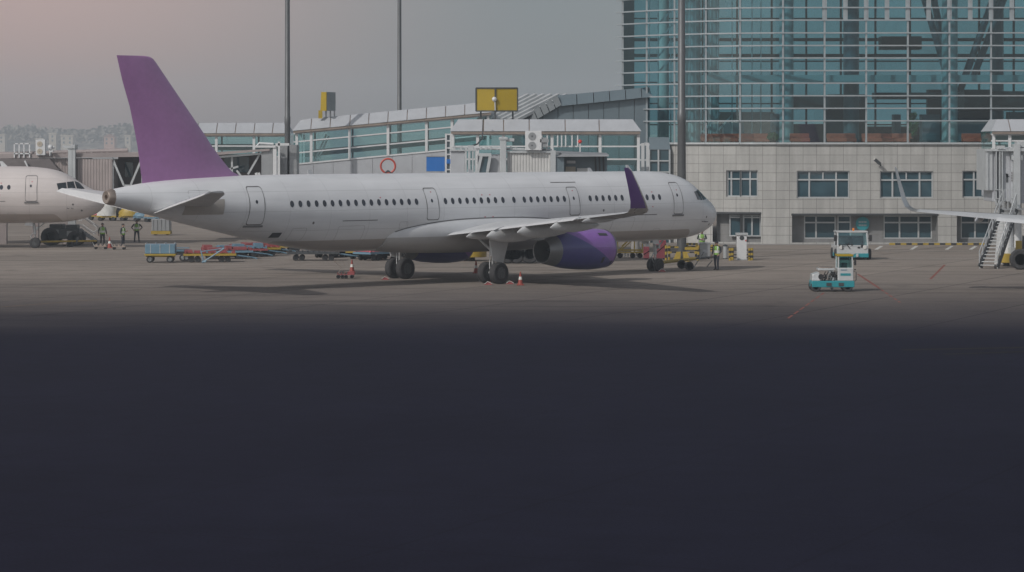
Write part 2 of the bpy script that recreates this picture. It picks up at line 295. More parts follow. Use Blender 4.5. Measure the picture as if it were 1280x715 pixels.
# ------------------------------------------------------------------ mesh helpers
class MB:
    def __init__(self): self.v = []; self.f = []; self.m = []; self.uv = {}
    def add(self, pts, faces, m=0):
        o = len(self.v); self.v += [tuple(p) for p in pts]
        for f in faces: self.f.append(tuple(o + i for i in f)); self.m.append(m)
        return self
    def box(self, x0, x1, y0, y1, z0, z1, m=0):
        p = [(x, y, z) for z in (z0, z1) for y in (y0, y1) for x in (x0, x1)]
        return self.add(p, [(0, 2, 3, 1), (4, 5, 7, 6), (0, 1, 5, 4), (2, 6, 7, 3), (0, 4, 6, 2), (1, 3, 7, 5)], m)
    def hexa(self, p, m=0):   # p: 4 lower + 4 upper, ring order
        return self.add(p, [(3, 2, 1, 0), (4, 5, 6, 7), (0, 1, 5, 4), (1, 2, 6, 5), (2, 3, 7, 6), (3, 0, 4, 7)], m)
    def bar(self, a, b, w, h=None, m=0, up=(0, 0, 1)):
        h = h or w; a = Vector(a); b = Vector(b); d = (b - a).normalized(); u = Vector(up)
        if abs(d.dot(u)) > .98: u = Vector((0, 1, 0))
        s = d.cross(u).normalized(); u = s.cross(d)
        P = []
        for q in (a, b): P += [q - s * w / 2 - u * h / 2, q + s * w / 2 - u * h / 2, q + s * w / 2 + u * h / 2, q - s * w / 2 + u * h / 2]
        return self.hexa(P, m)
    def tube(self, pts, r, n=8, m=0, cap=True):
        pts = [Vector(p) for p in pts]; rs = r if isinstance(r, (list, tuple)) else [r] * len(pts)
        rings = []
        for i, p in enumerate(pts):
            d = (pts[min(i + 1, len(pts) - 1)] - pts[max(i - 1, 0)]).normalized()
            u = Vector((0, 0, 1)) if abs(d.z) < .95 else Vector((0, 1, 0))
            s = d.cross(u).normalized(); u = s.cross(d)
            rings.append([p + (s * math.cos(k * 2 * math.pi / n) + u * math.sin(k * 2 * math.pi / n)) * rs[i] for k in range(n)])
        return self.loft(rings, m, cap, cap)
    def loft(self, rings, m=0, cap0=True, cap1=True, closed=True, mfun=None):
        n = len(rings[0]); o = len(self.v)
        for r in rings: self.v += [tuple(p) for p in r]
        for i in range(len(rings) - 1):
            for k in range(n if closed else n - 1):
                k2 = (k + 1) % n
                self.f.append((o + i * n + k, o + i * n + k2, o + (i + 1) * n + k2, o + (i + 1) * n + k)); self.m.append(mfun(i, k) if mfun else m)
        if cap0: self.f.append(tuple(o + k for k in range(n))[::-1]); self.m.append(mfun(0, 0) if mfun else m)
        if cap1: self.f.append(tuple(o + (len(rings) - 1) * n + k for k in range(n))); self.m.append(mfun(len(rings) - 2, 0) if mfun else m)
        return self
    def lathe(self, prof, o, axis='z', n=24, ms=None, m=0, cap=True):
        rings = []
        for a, r in prof:
            ring = []
            for k in range(n):
                c, s = math.cos(2 * math.pi * k / n) * r, math.sin(2 * math.pi * k / n) * r
                p = {'x': (a, c, s), 'y': (c, a, s), 'z': (c, s, a)}[axis]
                ring.append((o[0] + p[0], o[1] + p[1], o[2] + p[2]))
            rings.append(ring)
        return self.loft(rings, m, cap, cap, mfun=(lambda i, k: ms[i]) if ms else None)
    def prism(self, poly, ext, m=0):
        n = len(poly); e = Vector(ext)
        P = [Vector(p) for p in poly]; return self.add([tuple(p) for p in P] + [tuple(p + e) for p in P],
            [tuple(range(n))[::-1], tuple(range(n, 2 * n))] + [(i, (i + 1) % n, n + (i + 1) % n, n + i) for i in range(n)], m)
    def sphere(self, c, r, m=0, n=10, sz=1):
        prof = [(-math.cos(math.pi * i / n) * r * sz, max(.001, math.sin(math.pi * i / n) * r)) for i in range(n + 1)]
        return self.lathe(prof, c, 'z', n * 2, m=m, cap=False)
    def quad_uv(self, p, uv, m=0):
        o = len(self.v); self.v += [tuple(q) for q in p]; self.uv[len(self.f)] = uv
        self.f.append(tuple(range(o, o + len(p)))); self.m.append(m); return self
    def build(self, name, mats, parent=None, smooth=0, world=True, recalc=True, bevel=0):
        me = bpy.data.meshes.new(name)
        off = Vector((0, 0, 0))
        if parent is not None and world:
            q = parent
            while q is not None: off += q.location; q = q.parent
        me.from_pydata([tuple(Vector(p) - off) for p in self.v], [], self.f)
        mats = mats if isinstance(mats, (list, tuple)) else [mats]
        for x in mats: me.materials.append(M[x])
        for p, mi in zip(me.polygons, self.m): p.material_index = mi
        if self.uv:
            ul = me.uv_layers.new(name='UVMap')
            for p in me.polygons:
                u = self.uv.get(p.index)
                if u:
                    for li, q in zip(p.loop_indices, u): ul.data[li].uv = q
        elif recalc:
            bm = bmesh.new(); bm.from_mesh(me); bmesh.ops.remove_doubles(bm, verts=bm.verts, dist=1e-5) if smooth else None
            bmesh.ops.recalc_face_normals(bm, faces=bm.faces); bm.to_mesh(me); bm.free()
        if smooth:
            me.polygons.foreach_set('use_smooth', [True] * len(me.polygons)); me.set_sharp_from_angle(angle=R(smooth))
        o = bpy.data.objects.new(name, me); COL.objects.link(o)
        if bevel:
            b = o.modifiers.new('bevel', 'BEVEL'); b.width = bevel; b.segments = 2; b.limit_method = 'ANGLE'
        if parent is not None: o.parent = parent
        return o
def thing(name, label, cat, loc=(0, 0, 0), rz=0, group=None):
    o = bpy.data.objects.new(name, None); COL.objects.link(o); o.location = loc; o.rotation_euler = (0, 0, rz); o.empty_display_size = .3
    o['label'] = label; o['category'] = cat
    if group: o['group'] = group
    return o
def tag(o, label, cat, group=None):
    o['label'] = label; o['category'] = cat
    if group: o['group'] = group
    return o
def struct(o): o['kind'] = 'structure'; return o
def copy_tree(o, parent=None):
    c = o.copy(); COL.objects.link(c)
    if parent is not None: c.parent = parent
    for ch in list(o.children): copy_tree(ch, c)
    return c
def at(px, py, Y): return Vector(((px - 640) * Y / FPX, Y, CAM_H - (py - HZ) * Y / FPX))
def X(px, Y): return (px - 640) * Y / FPX
def Z(py, Y): return CAM_H - (py - HZ) * Y / FPX
def gnd(px, py): Y = FPX * CAM_H / (py - HZ); return Vector((X(px, Y), Y, 0))

# ------------------------------------------------------------------ ground, far land
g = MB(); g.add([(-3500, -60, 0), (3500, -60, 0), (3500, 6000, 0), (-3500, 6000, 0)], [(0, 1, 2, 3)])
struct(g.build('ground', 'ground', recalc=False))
def ridge(Y, base, amp, depth, seed, name):
    rnd = random.Random(seed); h = MB(); rows = []
    ph = [rnd.random() * 6 for _ in range(6)]
    for j, (dy, k) in enumerate(((-depth, 0), (-depth * .5, .6), (0, 1), (depth, .75), (depth * 3, 0))):
        row = []
        for i in range(121):
            x = -900 + i * 15
            z = base + amp * (math.sin(x * .006 + ph[0]) + .6 * math.sin(x * .015 + ph[1]) + .35 * math.sin(x * .04 + ph[2]))
            row.append((x, Y + dy + 10 * math.sin(x * .01), z * k - (.5 if k == 0 else 0)))
        rows.append(row)
    h.loft(rows, 0, False, False, closed=False)
    return struct(h.build(name, 'hill_earth', smooth=60, recalc=False))
ridge(2000, 15.2, 2.0, 75, 3, 'hills')

# ------------------------------------------------------------------ haze
hz = MB(); hz.box(-1400, 1400, -55, 2300, -1, 60)
def haze_mat():
    m, t, b = nodes_of('haze_air'); t.nodes.remove(b)
    v = N(t, 'ShaderNodeVolumePrincipled'); v.inputs['Color'].default_value = (.84, .93, 1.0, 1); v.inputs['Density'].default_value = HAZE_DENSITY
    v.inputs['Anisotropy'].default_value = .25
    L(t, v.outputs[0], t.nodes['Material Output'].inputs['Volume']); M['haze'] = m
HAZE_DENSITY = 0.00048
haze_mat()
hob = hz.build('haze', 'haze'); hob['kind'] = 'stuff'

# ------------------------------------------------------------------ terminal building
def wall_panels(mb, p0, p1, z0, z1, holes, u0=0.0, m=0):
    """a wall from p0 to p1 in plan with rectangular holes (u0,u1,z0,z1 along the wall)"""
    p0 = Vector(p0); p1 = Vector(p1); Ln = (p1 - p0).length; d = (p1 - p0) / Ln
    us = sorted({0, Ln, *[h[0] for h in holes], *[h[1] for h in holes]}); zs = sorted({z0, z1, *[h[2] for h in holes], *[h[3] for h in holes]})
    us = [u for u in us if 0 <= u <= Ln]; zs = [z for z in zs if z0 <= z <= z1]
    for a, b in zip(us, us[1:]):
        for c, e in zip(zs, zs[1:]):
            mu, mz = (a + b) / 2, (c + e) / 2
            if any(h[0] < mu < h[1] and h[2] < mz < h[3] for h in holes): continue
            A = p0 + d * a; B = p0 + d * b
            mb.quad_uv([(A.x, A.y, c), (B.x, B.y, c), (B.x, B.y, e), (A.x, A.y, e)],
                       [(u0 + a, c), (u0 + b, c), (u0 + b, e), (u0 + a, e)], m)
FY = 206.0                                       # the front plane of the terminal
ZG = 7.58                                        # sill of the curtain wall
term = thing('terminal_building', 'glass and pale stone terminal with banded curtain wall above the jet nose', 'terminal', (20, FY, 0))
# plan of the facade: straight front, then facets turning back towards the walkway
facets = [(62.0, FY), (20.0, FY)]
for a in (12, 24, 33, 42, 50):
    x, y = facets[-1]; facets.append((x - 2.75 * math.cos(R(a)) , y + 2.75 * math.sin(R(a))))
facets.append((facets[-1][0] + 2.2, 244.0)); facets.append((62.0, 244.0))
plan = [Vector((x, y, 0)) for x, y in facets]
# window and recess holes on the straight front, u measured from X=20 rightwards
def fx(px): return X(px, FY)
wins = [(1, 996, 1062, 213.5, 247.5), (2, 1100, 1166.5, 214, 247.5), (3, 1203, 1262, 213.5, 247)]
recs = [(990, 1172, 268, 306), (1196, 1275, 268, 306)]
holes = [(fx(a) - 20, fx(b) - 20, Z(d, FY), Z(c, FY)) for _, a, b, c, d in wins] + [(fx(a) - 20, fx(b) - 20, 0.12, Z(c, FY)) for a, b, c, d in recs]
st = MB(); wall_panels(st, (20, FY, 0), (62, FY, 0), 0, ZG, holes)
# first facets to the left carry one window and one recess
u = 0
W1 = None
lefthole = {1: None}
for i in range(1, 6):
    p0, p1 = plan[i + 1], plan[i]
    Ln = (p1 - p0).length
    hs_ = []
    if i == 1: hs_ = [(0.0 + .0, 1.35, Z(246, FY), Z(213, FY)), (0, 1.6, .12, Z(266.5, FY))]
    if i == 2: hs_ = [(1.65, 2.75, Z(246, FY), Z(213, FY)), (.55, 2.75, .12, Z(266.5, FY))]
    wall_panels(st, p0, p1, 0, ZG, hs_, u0=-Ln - u); u += Ln
wall_panels(st, plan[6], plan[7], 0, ZG, [], u0=0)
st.build('stone_wall', 'stone', term)
# coping between stone and glass
cp = MB()
for i in range(0, 6): 
    a, b = plan[i], plan[i + 1]; cp.bar((a.x, a.y - .03, ZG + .05), (b.x, b.y - .03, ZG + .05), .34, .14)
cp.build('sill_course', 'light_metal', term)

def window_unit(parent, p0, p1, z0, z1, verts_u, transom, setback=.22, name='window', lower_u=None):
    """framed window between p0 and p1 (plan), set back in its reveal: reveal + frame, pane as sub-part"""
    p0 = Vector(p0); p1 = Vector(p1); d = (p1 - p0).normalized(); n = Vector((-d.y, d.x, 0)); Ln = (p1 - p0).length
    if n.y < 0: n = -n
    q0 = p0 + n * setback; q1 = p1 + n * setback
    f = MB()
    def P(u, z, k=0): v = p0 + d * u + n * k; return (v.x, v.y, z)
    # reveal
    f.add([P(0, z0), P(0, z1), P(0, z1, setback + .1), P(0, z0, setback + .1)], [(0, 1, 2, 3)], 1)
    f.add([P(Ln, z0), P(Ln, z1), P(Ln, z1, setback + .1), P(Ln, z0, setback + .1)], [(0, 1, 2, 3)], 1)
    f.add([P(0, z1), P(Ln, z1), P(Ln, z1, setback + .1), P(0, z1, setback + .1)], [(0, 1, 2, 3)], 1)
    f.add([P(0, z0), P(Ln, z0), P(Ln, z0, setback + .1), P(0, z0, setback + .1)], [(0, 1, 2, 3)], 1)
    k = setback
    for z in (z0 + .04, z1 - .04): f.bar(P(0, z, k), P(Ln, z, k), .10, .09)
    for u_ in (.04, Ln - .04): f.bar(P(u_, z0, k), P(u_, z1, k), .10, .09)
    if transom: f.bar(P(0, transom, k - .01), P(Ln, transom, k - .01), .12, .11)
    for u_ in verts_u: f.bar(P(u_ * Ln, z0, k), P(u_ * Ln, z1, k), .12, .12)
    for u_ in (lower_u or []): f.bar(P(u_ * Ln, transom or z1, k), P(u_ * Ln, z1, k), .10, .10)
    w_ = f.build(name, ['light_metal', 'stone_dark'], parent)
    pn = MB(); pn.add([P(.05, z0 + .05, k + .05), P(Ln - .05, z0 + .05, k + .05), P(Ln - .05, z1 - .05, k + .05), P(.05, z1 - .05, k + .05),
                       P(.05, z0 + .05, k + .08), P(Ln - .05, z0 + .05, k + .08), P(Ln - .05, z1 - .05, k + .08), P(.05, z1 - .05, k + .08)],
                      [(0, 1, 2, 3), (7, 6, 5, 4), (0, 4, 5, 1), (1, 5, 6, 2), (2, 6, 7, 3), (3, 7, 4, 0)])
    pn.build('pane', 'window_glass', w_)
    return w_
for k, a, b, c, d in wins:
    z0, z1 = Z(d, FY), Z(c, FY)
    if k == 3: window_unit(term, (fx(a), FY, 0), (fx(b), FY, 0), z0, z1, [.25, .75], z0 + (z1 - z0) * .67, lower_u=[.5])
    else: window_unit(term, (fx(a), FY, 0), (fx(b), FY, 0), z0, z1, [.24, .75], z0 + (z1 - z0) * .67, lower_u=[.5])
# window over the left facets
d1 = (plan[1] - plan[2]).normalized(); d2 = (plan[2] - plan[3]).normalized()
z0, z1 = Z(246, FY), Z(213, FY)
window_unit(term, plan[2], plan[2] + d1 * 1.35, z0, z1, [.55], z0 + (z1 - z0) * .67)
window_unit(term, plan[3] + d2 * 1.65, plan[2], z0, z1, [.3], z0 + (z1 - z0) * .67)
# ground floor recesses: back wall, soffit, windows and doors inside
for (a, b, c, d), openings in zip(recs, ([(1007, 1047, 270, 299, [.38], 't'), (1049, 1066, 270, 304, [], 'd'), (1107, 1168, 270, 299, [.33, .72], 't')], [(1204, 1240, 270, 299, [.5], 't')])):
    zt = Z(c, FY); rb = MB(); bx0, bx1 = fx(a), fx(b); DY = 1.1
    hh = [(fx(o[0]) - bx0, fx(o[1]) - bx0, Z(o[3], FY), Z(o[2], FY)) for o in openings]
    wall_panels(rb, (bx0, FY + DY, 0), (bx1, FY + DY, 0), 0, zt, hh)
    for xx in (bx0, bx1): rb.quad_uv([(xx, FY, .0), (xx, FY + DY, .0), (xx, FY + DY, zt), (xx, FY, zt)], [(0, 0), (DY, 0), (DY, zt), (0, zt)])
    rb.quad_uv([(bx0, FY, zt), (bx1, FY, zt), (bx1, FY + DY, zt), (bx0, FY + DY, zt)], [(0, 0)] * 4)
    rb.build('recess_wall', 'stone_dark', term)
    lt = MB(); lt.box(bx0 - .05, bx1 + .05, FY - .06, FY + .06, zt - .07, zt + .07); lt.build('lintel', 'dark_metal', term)
    for o in openings:
        z0, z1 = Z(o[3], FY), Z(o[2], FY)
        window_unit(term, (fx(o[0]), FY + DY, 0), (fx(o[1]), FY + DY, 0), z0, z1, o[4], z0 + (z1 - z0) * .70 if o[5] == 't' else z1 - .5, .1, 'window' if o[5] == 't' else 'door')
# recess on the left facets
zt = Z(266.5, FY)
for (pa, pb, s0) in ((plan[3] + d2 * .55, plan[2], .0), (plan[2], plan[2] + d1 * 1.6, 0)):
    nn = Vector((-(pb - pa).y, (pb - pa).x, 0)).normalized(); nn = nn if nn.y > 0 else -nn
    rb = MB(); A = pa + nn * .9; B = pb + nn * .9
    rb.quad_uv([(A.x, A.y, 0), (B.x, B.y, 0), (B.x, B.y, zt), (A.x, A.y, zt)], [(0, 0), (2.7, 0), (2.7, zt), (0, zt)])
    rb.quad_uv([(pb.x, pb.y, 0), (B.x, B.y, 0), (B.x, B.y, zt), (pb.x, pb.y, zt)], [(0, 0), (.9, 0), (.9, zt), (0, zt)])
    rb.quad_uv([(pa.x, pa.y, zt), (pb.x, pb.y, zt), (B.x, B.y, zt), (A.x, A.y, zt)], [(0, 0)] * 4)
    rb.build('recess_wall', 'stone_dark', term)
    lt = MB(); lt.bar((pa.x, pa.y, zt), (pb.x, pb.y, zt), .14, .14); lt.build('lintel', 'dark_metal', term)
nn = Vector((-d1.y, d1.x, 0)); nn = nn if nn.y > 0 else -nn
window_unit(term, plan[2] + nn * .72 - d1 * .9, plan[2] + d1 * 1.5 + nn * .72, .55, zt - .15, [.45, .72], 2.0, .0)
# teal roundel sign by the ground-floor door
sg = MB(); sg.lathe([(0, .52), (.07, .52), (.07, .5), (.085, .48)], (fx(1080), FY + .80, Z(280, FY)), 'y', 24)
ts = tag(sg.build('round_sign', 'teal', None), 'teal round sign on the dark recess wall behind the white tug', 'sign')
for k, zz in enumerate((.13, -.12)):
    t_ = MB()
    for i in range(5): t_.box(fx(1080) - .30 + i * .125, fx(1080) - .215 + i * .125, FY + .785, FY + .798, Z(280, FY) + zz - .06, Z(280, FY) + zz + .06)
    t_.build('lettering', 'light_metal', ts)

# curtain wall: transoms, mullions, glass
levels = [Z(y, FY) for y in (151, 135.4, 119.7, 104, 88.3, 72.6, 57, 41.2, 25.3, 9.6)]
while levels[-1] < 25: levels.append(levels[-1] + .957)
ZT = levels[-1]
tr = MB(); mu = MB(); gl = MB(); gb_ = MB()
def along(plan_, step):
    pts = []
    for a, b in zip(plan_, plan_[1:]):
        n_ = max(1, round((b - a).length / step)); pts += [a + (b - a) * k / n_ for k in range(n_)]
    return pts + [plan_[-1]]
for i in range(0, 6):
    a, b = plan[i], plan[i + 1]; d = (b - a).normalized(); nrm = Vector((d.y, -d.x, 0)); nrm = nrm if nrm.y < 0 else -nrm
    e0 = 0 if i else 0; ext = .55 if i == 5 else 0.02
    for z in levels:
        A = a + nrm * .10; B = b + nrm * .10 + d * ext
        tr.bar((A.x, A.y, z), (B.x, B.y, z), .26, .10)
    zz_ = [ZG + .1] + levels; rg_ = random.Random(40 + i); np_ = max(1, round((b - a).length / 3.15)); off_ = (fx(1030.6) - 20) % 3.15
    cuts = [0, 1] if i else [0] + [k_ / (b - a).length for k_ in np.arange(62 - fx(1030.6) - 3.15 * 9, (b - a).length, 3.15) if k_ > .3] + [1]
    for c0, c1 in zip(cuts, cuts[1:]):
        for za, zb_ in zip(zz_, zz_[1:]):
            p, q = a.lerp(b, c0), a.lerp(b, c1); t1, t2 = rg_.gauss(0, .006), rg_.gauss(0, .008)
            (gb_ if za < ZG + .2 else gl).add([(p.x, p.y + t1, za + .03), (q.x, q.y - t1, za + .03), (q.x, q.y - t1 + t2, zb_ - .03), (p.x, p.y + t1 + t2, zb_ - .03)], [(0, 1, 2, 3)])
fr = [plan[1] + Vector((3.15 * k + .0, 0, 0)) for k in range(-0, 14)]
fr = [Vector((fx(1030.6) + 3.15 * k, FY, 0)) for k in range(-1, 12) if fx(1030.6) + 3.15 * k < 62]
for p in fr + plan[2:7] : mu.bar((p.x, p.y - .02, ZG), (p.x, p.y - .02, ZT), .13, .20)
for i in range(1, 6):
    pass
for k in range(26):                              # double spacing of mullions in the upper bands
    x = fx(1030.6) + 1.575 * k
    if x < 62 and k % 2: mu.bar((x, FY - .02, levels[8]), (x, FY - .02, ZT), .12, .18)
for k in range(26):
    x = fx(1030.6) + 1.575 * k
    if x < 62: mu.bar((x, FY - .06, levels[8] ), (x, FY - .06, levels[9]), .34, .05)
    if x < 62: mu.bar((x, FY - .06, levels[9] ), (x, FY - .06, levels[10]), .34, .05)
tr.build('transom', 'mullion_metal', term); mu.build('mullion', 'mullion_metal', term)
gl.build('curtain_glass', 'curtain_glass', term); gb_.build('sill_glass', 'clear_glass', term)
# side and back glass walls, roof, floors
sb = MB(); sb.add([(plan[6].x, plan[6].y, ZG), (plan[7].x, plan[7].y, ZG), (plan[7].x, plan[7].y, ZT), (plan[6].x, plan[6].y, ZT)], [(0, 1, 2, 3)])
sb.add([(plan[7].x, 244, ZG), (62, 244, ZG), (62, 244, ZT), (plan[7].x, 244, ZT)], [(0, 1, 2, 3)])
sb.build('rear_glass', 'clear_glass', term)
bm_ = MB()
for k in range(18):
    x = plan[7].x + 3.1 * k
    if x < 62: bm_.bar((x, 243.9, ZG), (x, 243.9, ZT), .16, .3)
for z in levels[::2]: bm_.bar((plan[7].x, 243.9, z), (62, 243.9, z), .12, .12)
for z in (levels[6] + .5, levels[8]): bm_.bar((plan[7].x, 243.6, z), (62, 243.6, z), .3, .28)
for k in range(9): q_ = plan[6].lerp(plan[7], k / 8.5); bm_.bar((q_.x, q_.y, ZG), (q_.x, q_.y, ZT), .14, .14)
bm_.build('rear_frame', 'dark_metal', term)
rf = MB(); pl = [(p.x, p.y, ZT) for p in plan]; rf.prism(pl, (0, 0, .8)); rf.build('roof', 'interior_wall', term)
fl = MB(); ins = [(p.x, p.y + .25 if p.y < 240 else p.y - .2, ZG - .35) for p in plan]; fl.prism(ins, (0, 0, .33)); fl.build('floor_slab', 'floor_tile', term)
# mezzanine slab edge and dark bulkhead boxes
mz = MB(); mz.box(plan[3].x, 61.5, 210.5, 213, Z(103, 210), Z(93.5, 210)); mz.build('mezzanine', 'interior_wall', term)
for q_ in ((X(990, 216), X(1080, 216), 216, 219, Z(136, 216), Z(120, 216)), (X(1203, 216), 61, 215, 222, Z(137, 215), Z(114, 215)), (X(1092, 218), X(1178, 218), 217, 219, Z(124, 218), Z(116, 218)), (X(1100, 236), X(1150, 236), 235, 237, Z(62, 236), Z(46, 236)), (X(1036, 238), X(1082, 238), 238, 239, ZG, Z(118, 238)), (X(1160, 237), X(1245, 237), 237, 238, ZG, Z(112, 237)), (X(880, 239), X(968, 239), 239, 240, ZG, Z(140, 239)), (X(1085, 240), X(1160, 240), 240, 241, ZG, Z(158, 240)), (X(990, 240), X(1036, 240), 240, 241, ZG, Z(155, 240))):
    dk = MB(); dk.box(*q_); dk.build('bulkhead', 'bridge_dark', term)
# kiosks and partitions on the departure floor
kw = MB()
for (a, b, y0, zt_, Y) in ((1153, 1175, 0, 143, 213), (1118, 1126, 0, 143, 225), (1032, 1060, 0, 137, 220), (965, 985, 0, 142, 219), (1195, 1240, 0, 152, 214), (905, 930, 0, 150, 224), (1262, 1300, 0, 140, 216)):
    kw = MB(); kw.box(X(a, Y), X(b, Y), Y, Y + 1.6, ZG, Z(zt_, Y)); kw.build('partition', 'cladding_grey', term)
# round columns
def column(px, Y, r, mat='interior_wall', lean=None):
    c = MB(); x = X(px, Y); c.lathe([(ZG, r * 1.15), (ZG + .3, r * 1.15), (ZG + .31, r), (ZT, r)], (x, Y, 0), 'z', 20); return c.build('column', mat, term, smooth=40)
for px, Y, r, mt in ((829, 219, .45, 'interior_wall'), (866, 215, .62, 'interior_wall'), (891, 216, .5, 'interior_wall'), (983, 211, .55, 'interior_wall'), (1064, 214, .62, 'cladding_grey'), (1187, 210.5, .62, 'interior_wall'), (1247, 226, .5, 'cladding_grey')):
    column(px, Y, r, mt)
vs = MB()
for (a, ya, b, yb, Y) in ((1183, 92, 1150, -20, 212), (1187, 90, 1163, -20, 214), (1205, 100, 1248, -20, 212), (1215, 100, 1262, -20, 214), (1200, 114, 1215, 70, 212), (1192, 114, 1180, 95, 212)):
    vs.tube([at(a, ya, Y), at(b, yb, Y)], .27, 10)
vs.build('raking_strut', 'cladding_grey', term, smooth=50)
ls = MB()
for px in (858, 876, 893, 818, 845, 922, 947):
    Y = 213
    for q in (-.35, .35): ls.tube([(X(px, Y) + q, Y + 1, ZG), (X(px, Y) + q, Y + 1, ZT)], .05, 6)
for px, zz in ((835, 20), (835, 40), (835, 60), (835, 80), (862, 55), (890, 60), (862, 150), (890, 155), (905, 158)):
    ls.bar(at(px - 12, zz + 10, 214.5), at(px + 10, zz - 14, 214.5), .14)
ls.build('brace', 'light_metal', term)
# seating, plants seen through the glass
def lounge_seat(px, Y, lab, wide=1.5):
    t_ = thing('lounge_seat', lab, 'seat', (X(px, Y), Y, ZG), group='red seats behind the terminal glass')
    x, y, z = t_.location
    a = MB(); a.box(x - wide / 2, x + wide / 2, y - .35, y + .3, z + .18, z + .45); a.build('seat', 'seat_red', t_, bevel=.04)
    a = MB(); a.box(x - wide / 2, x + wide / 2, y + .3, y + .48, z + .2, z + .82); a.build('backrest', 'seat_red', t_, bevel=.04)
    a = MB()
    for q in (-1, 1): a.box(x + q * (wide / 2 - .12) - .03, x + q * (wide / 2 - .12) + .03, y - .2, y + .3, z, z + .18)
    a.build('base', 'dark_metal', t_)
for px, Y, lab in ((888, 213.5, 'red lounge seat behind the terminal glass, nearest the tall light pole'), (903, 213, 'orange-red lounge seat behind glass, second to the right of the light pole'),
                   (918, 212, 'red lounge seat behind the glass above the stone wall, middle of the left row'), (935, 211, 'red lounge seat behind glass just left of the round potted plant'),
                   (955, 210, 'red lounge seat behind glass close to the pale round column'), (1000, 209, 'dark red seat behind glass right of the pale round column'),
                   (1046, 209, 'dark red seat behind the glass above the four-pane window'), (1058, 209.5, 'dark red seat behind glass beside the dark column'),
                   (1090, 209, 'dark red seat behind glass, left of the tall indoor plant'), (1108, 209.4, 'dark red seat behind glass, touching the tall indoor plant'),
                   (1128, 209, 'dark red seat behind glass between indoor plant and kiosk'), (1215, 209, 'dark red seat behind glass near the white canopy of the bridge')):
    lounge_seat(px, Y, lab)
def leaf_clump(mb, c, rx, rz, n, size, seed, m=0):
    r_ = random.Random(seed)
    for _ in range(n):
        while True:
            p = Vector((r_.uniform(-1, 1), r_.uniform(-1, 1), r_.uniform(-1, 1)))
            if p.length < 1: break
        q = Vector((c[0] + p.x * rx, c[1] + p.y * rx, c[2] + p.z * rz)); a = Vector((r_.gauss(0, 1), r_.gauss(0, 1), r_.gauss(0, 1))).normalized(); b = a.orthogonal().normalized()
        mb.add([q - a * size, q + b * size * .5, q + a * size, q - b * size * .5], [(0, 1, 2, 3)], m)
def indoor_plant(px, Y, h, lab, seed):
    t_ = thing('potted_plant', lab, 'plant', (X(px, Y), Y, ZG)); x, y, z = t_.location
    a = MB(); a.lathe([(z, .22), (z + .42, .30), (z + .42, .26), (z + .36, .25)], (x, y, 0), 'z', 14); a.build('pot', 'marking_yellow', t_, smooth=40)
    a = MB(); a.tube([(x, y, z + .3), (x + .03, y, z + h * .6)], [.04, .02], 6); a.build('trunk', 'bark', t_)
    a = MB(); leaf_clump(a, (x, y, z + h * .62), .42, h * .38, 260, .14, seed); a.build('foliage', 'plant_green', t_, recalc=False)
indoor_plant(1142, 208.5, 2.5, 'tall indoor plant behind the glass beside a dark kiosk', 1)
indoor_plant(966, 208, .9, 'small potted plant behind the glass at the corner mullion', 2)
# wall lamp on the stone
wl = thing('wall_lamp', 'small floodlight on a bracket high on the stone wall above the third window', 'lamp', (fx(1095), FY, Z(203, FY)))
a = MB(); a.bar((fx(1101), FY + .0, Z(207, FY)), (fx(1099), FY - .55, Z(203, FY)), .07); a.build('bracket', 'dark_metal', wl)
a = MB(); a.bar((fx(1092), FY - .6, Z(199, FY)), (fx(1099), FY - .55, Z(205, FY)), .2, .22); a.build('lamp_head', 'dark_metal', wl)
a = MB(); a.bar((fx(1091.4), FY - .605, Z(198.6, FY)), (fx(1092.2), FY - .60, Z(199.2, FY)), .17, .18); a.build('lens', 'lamp_glass', wl)

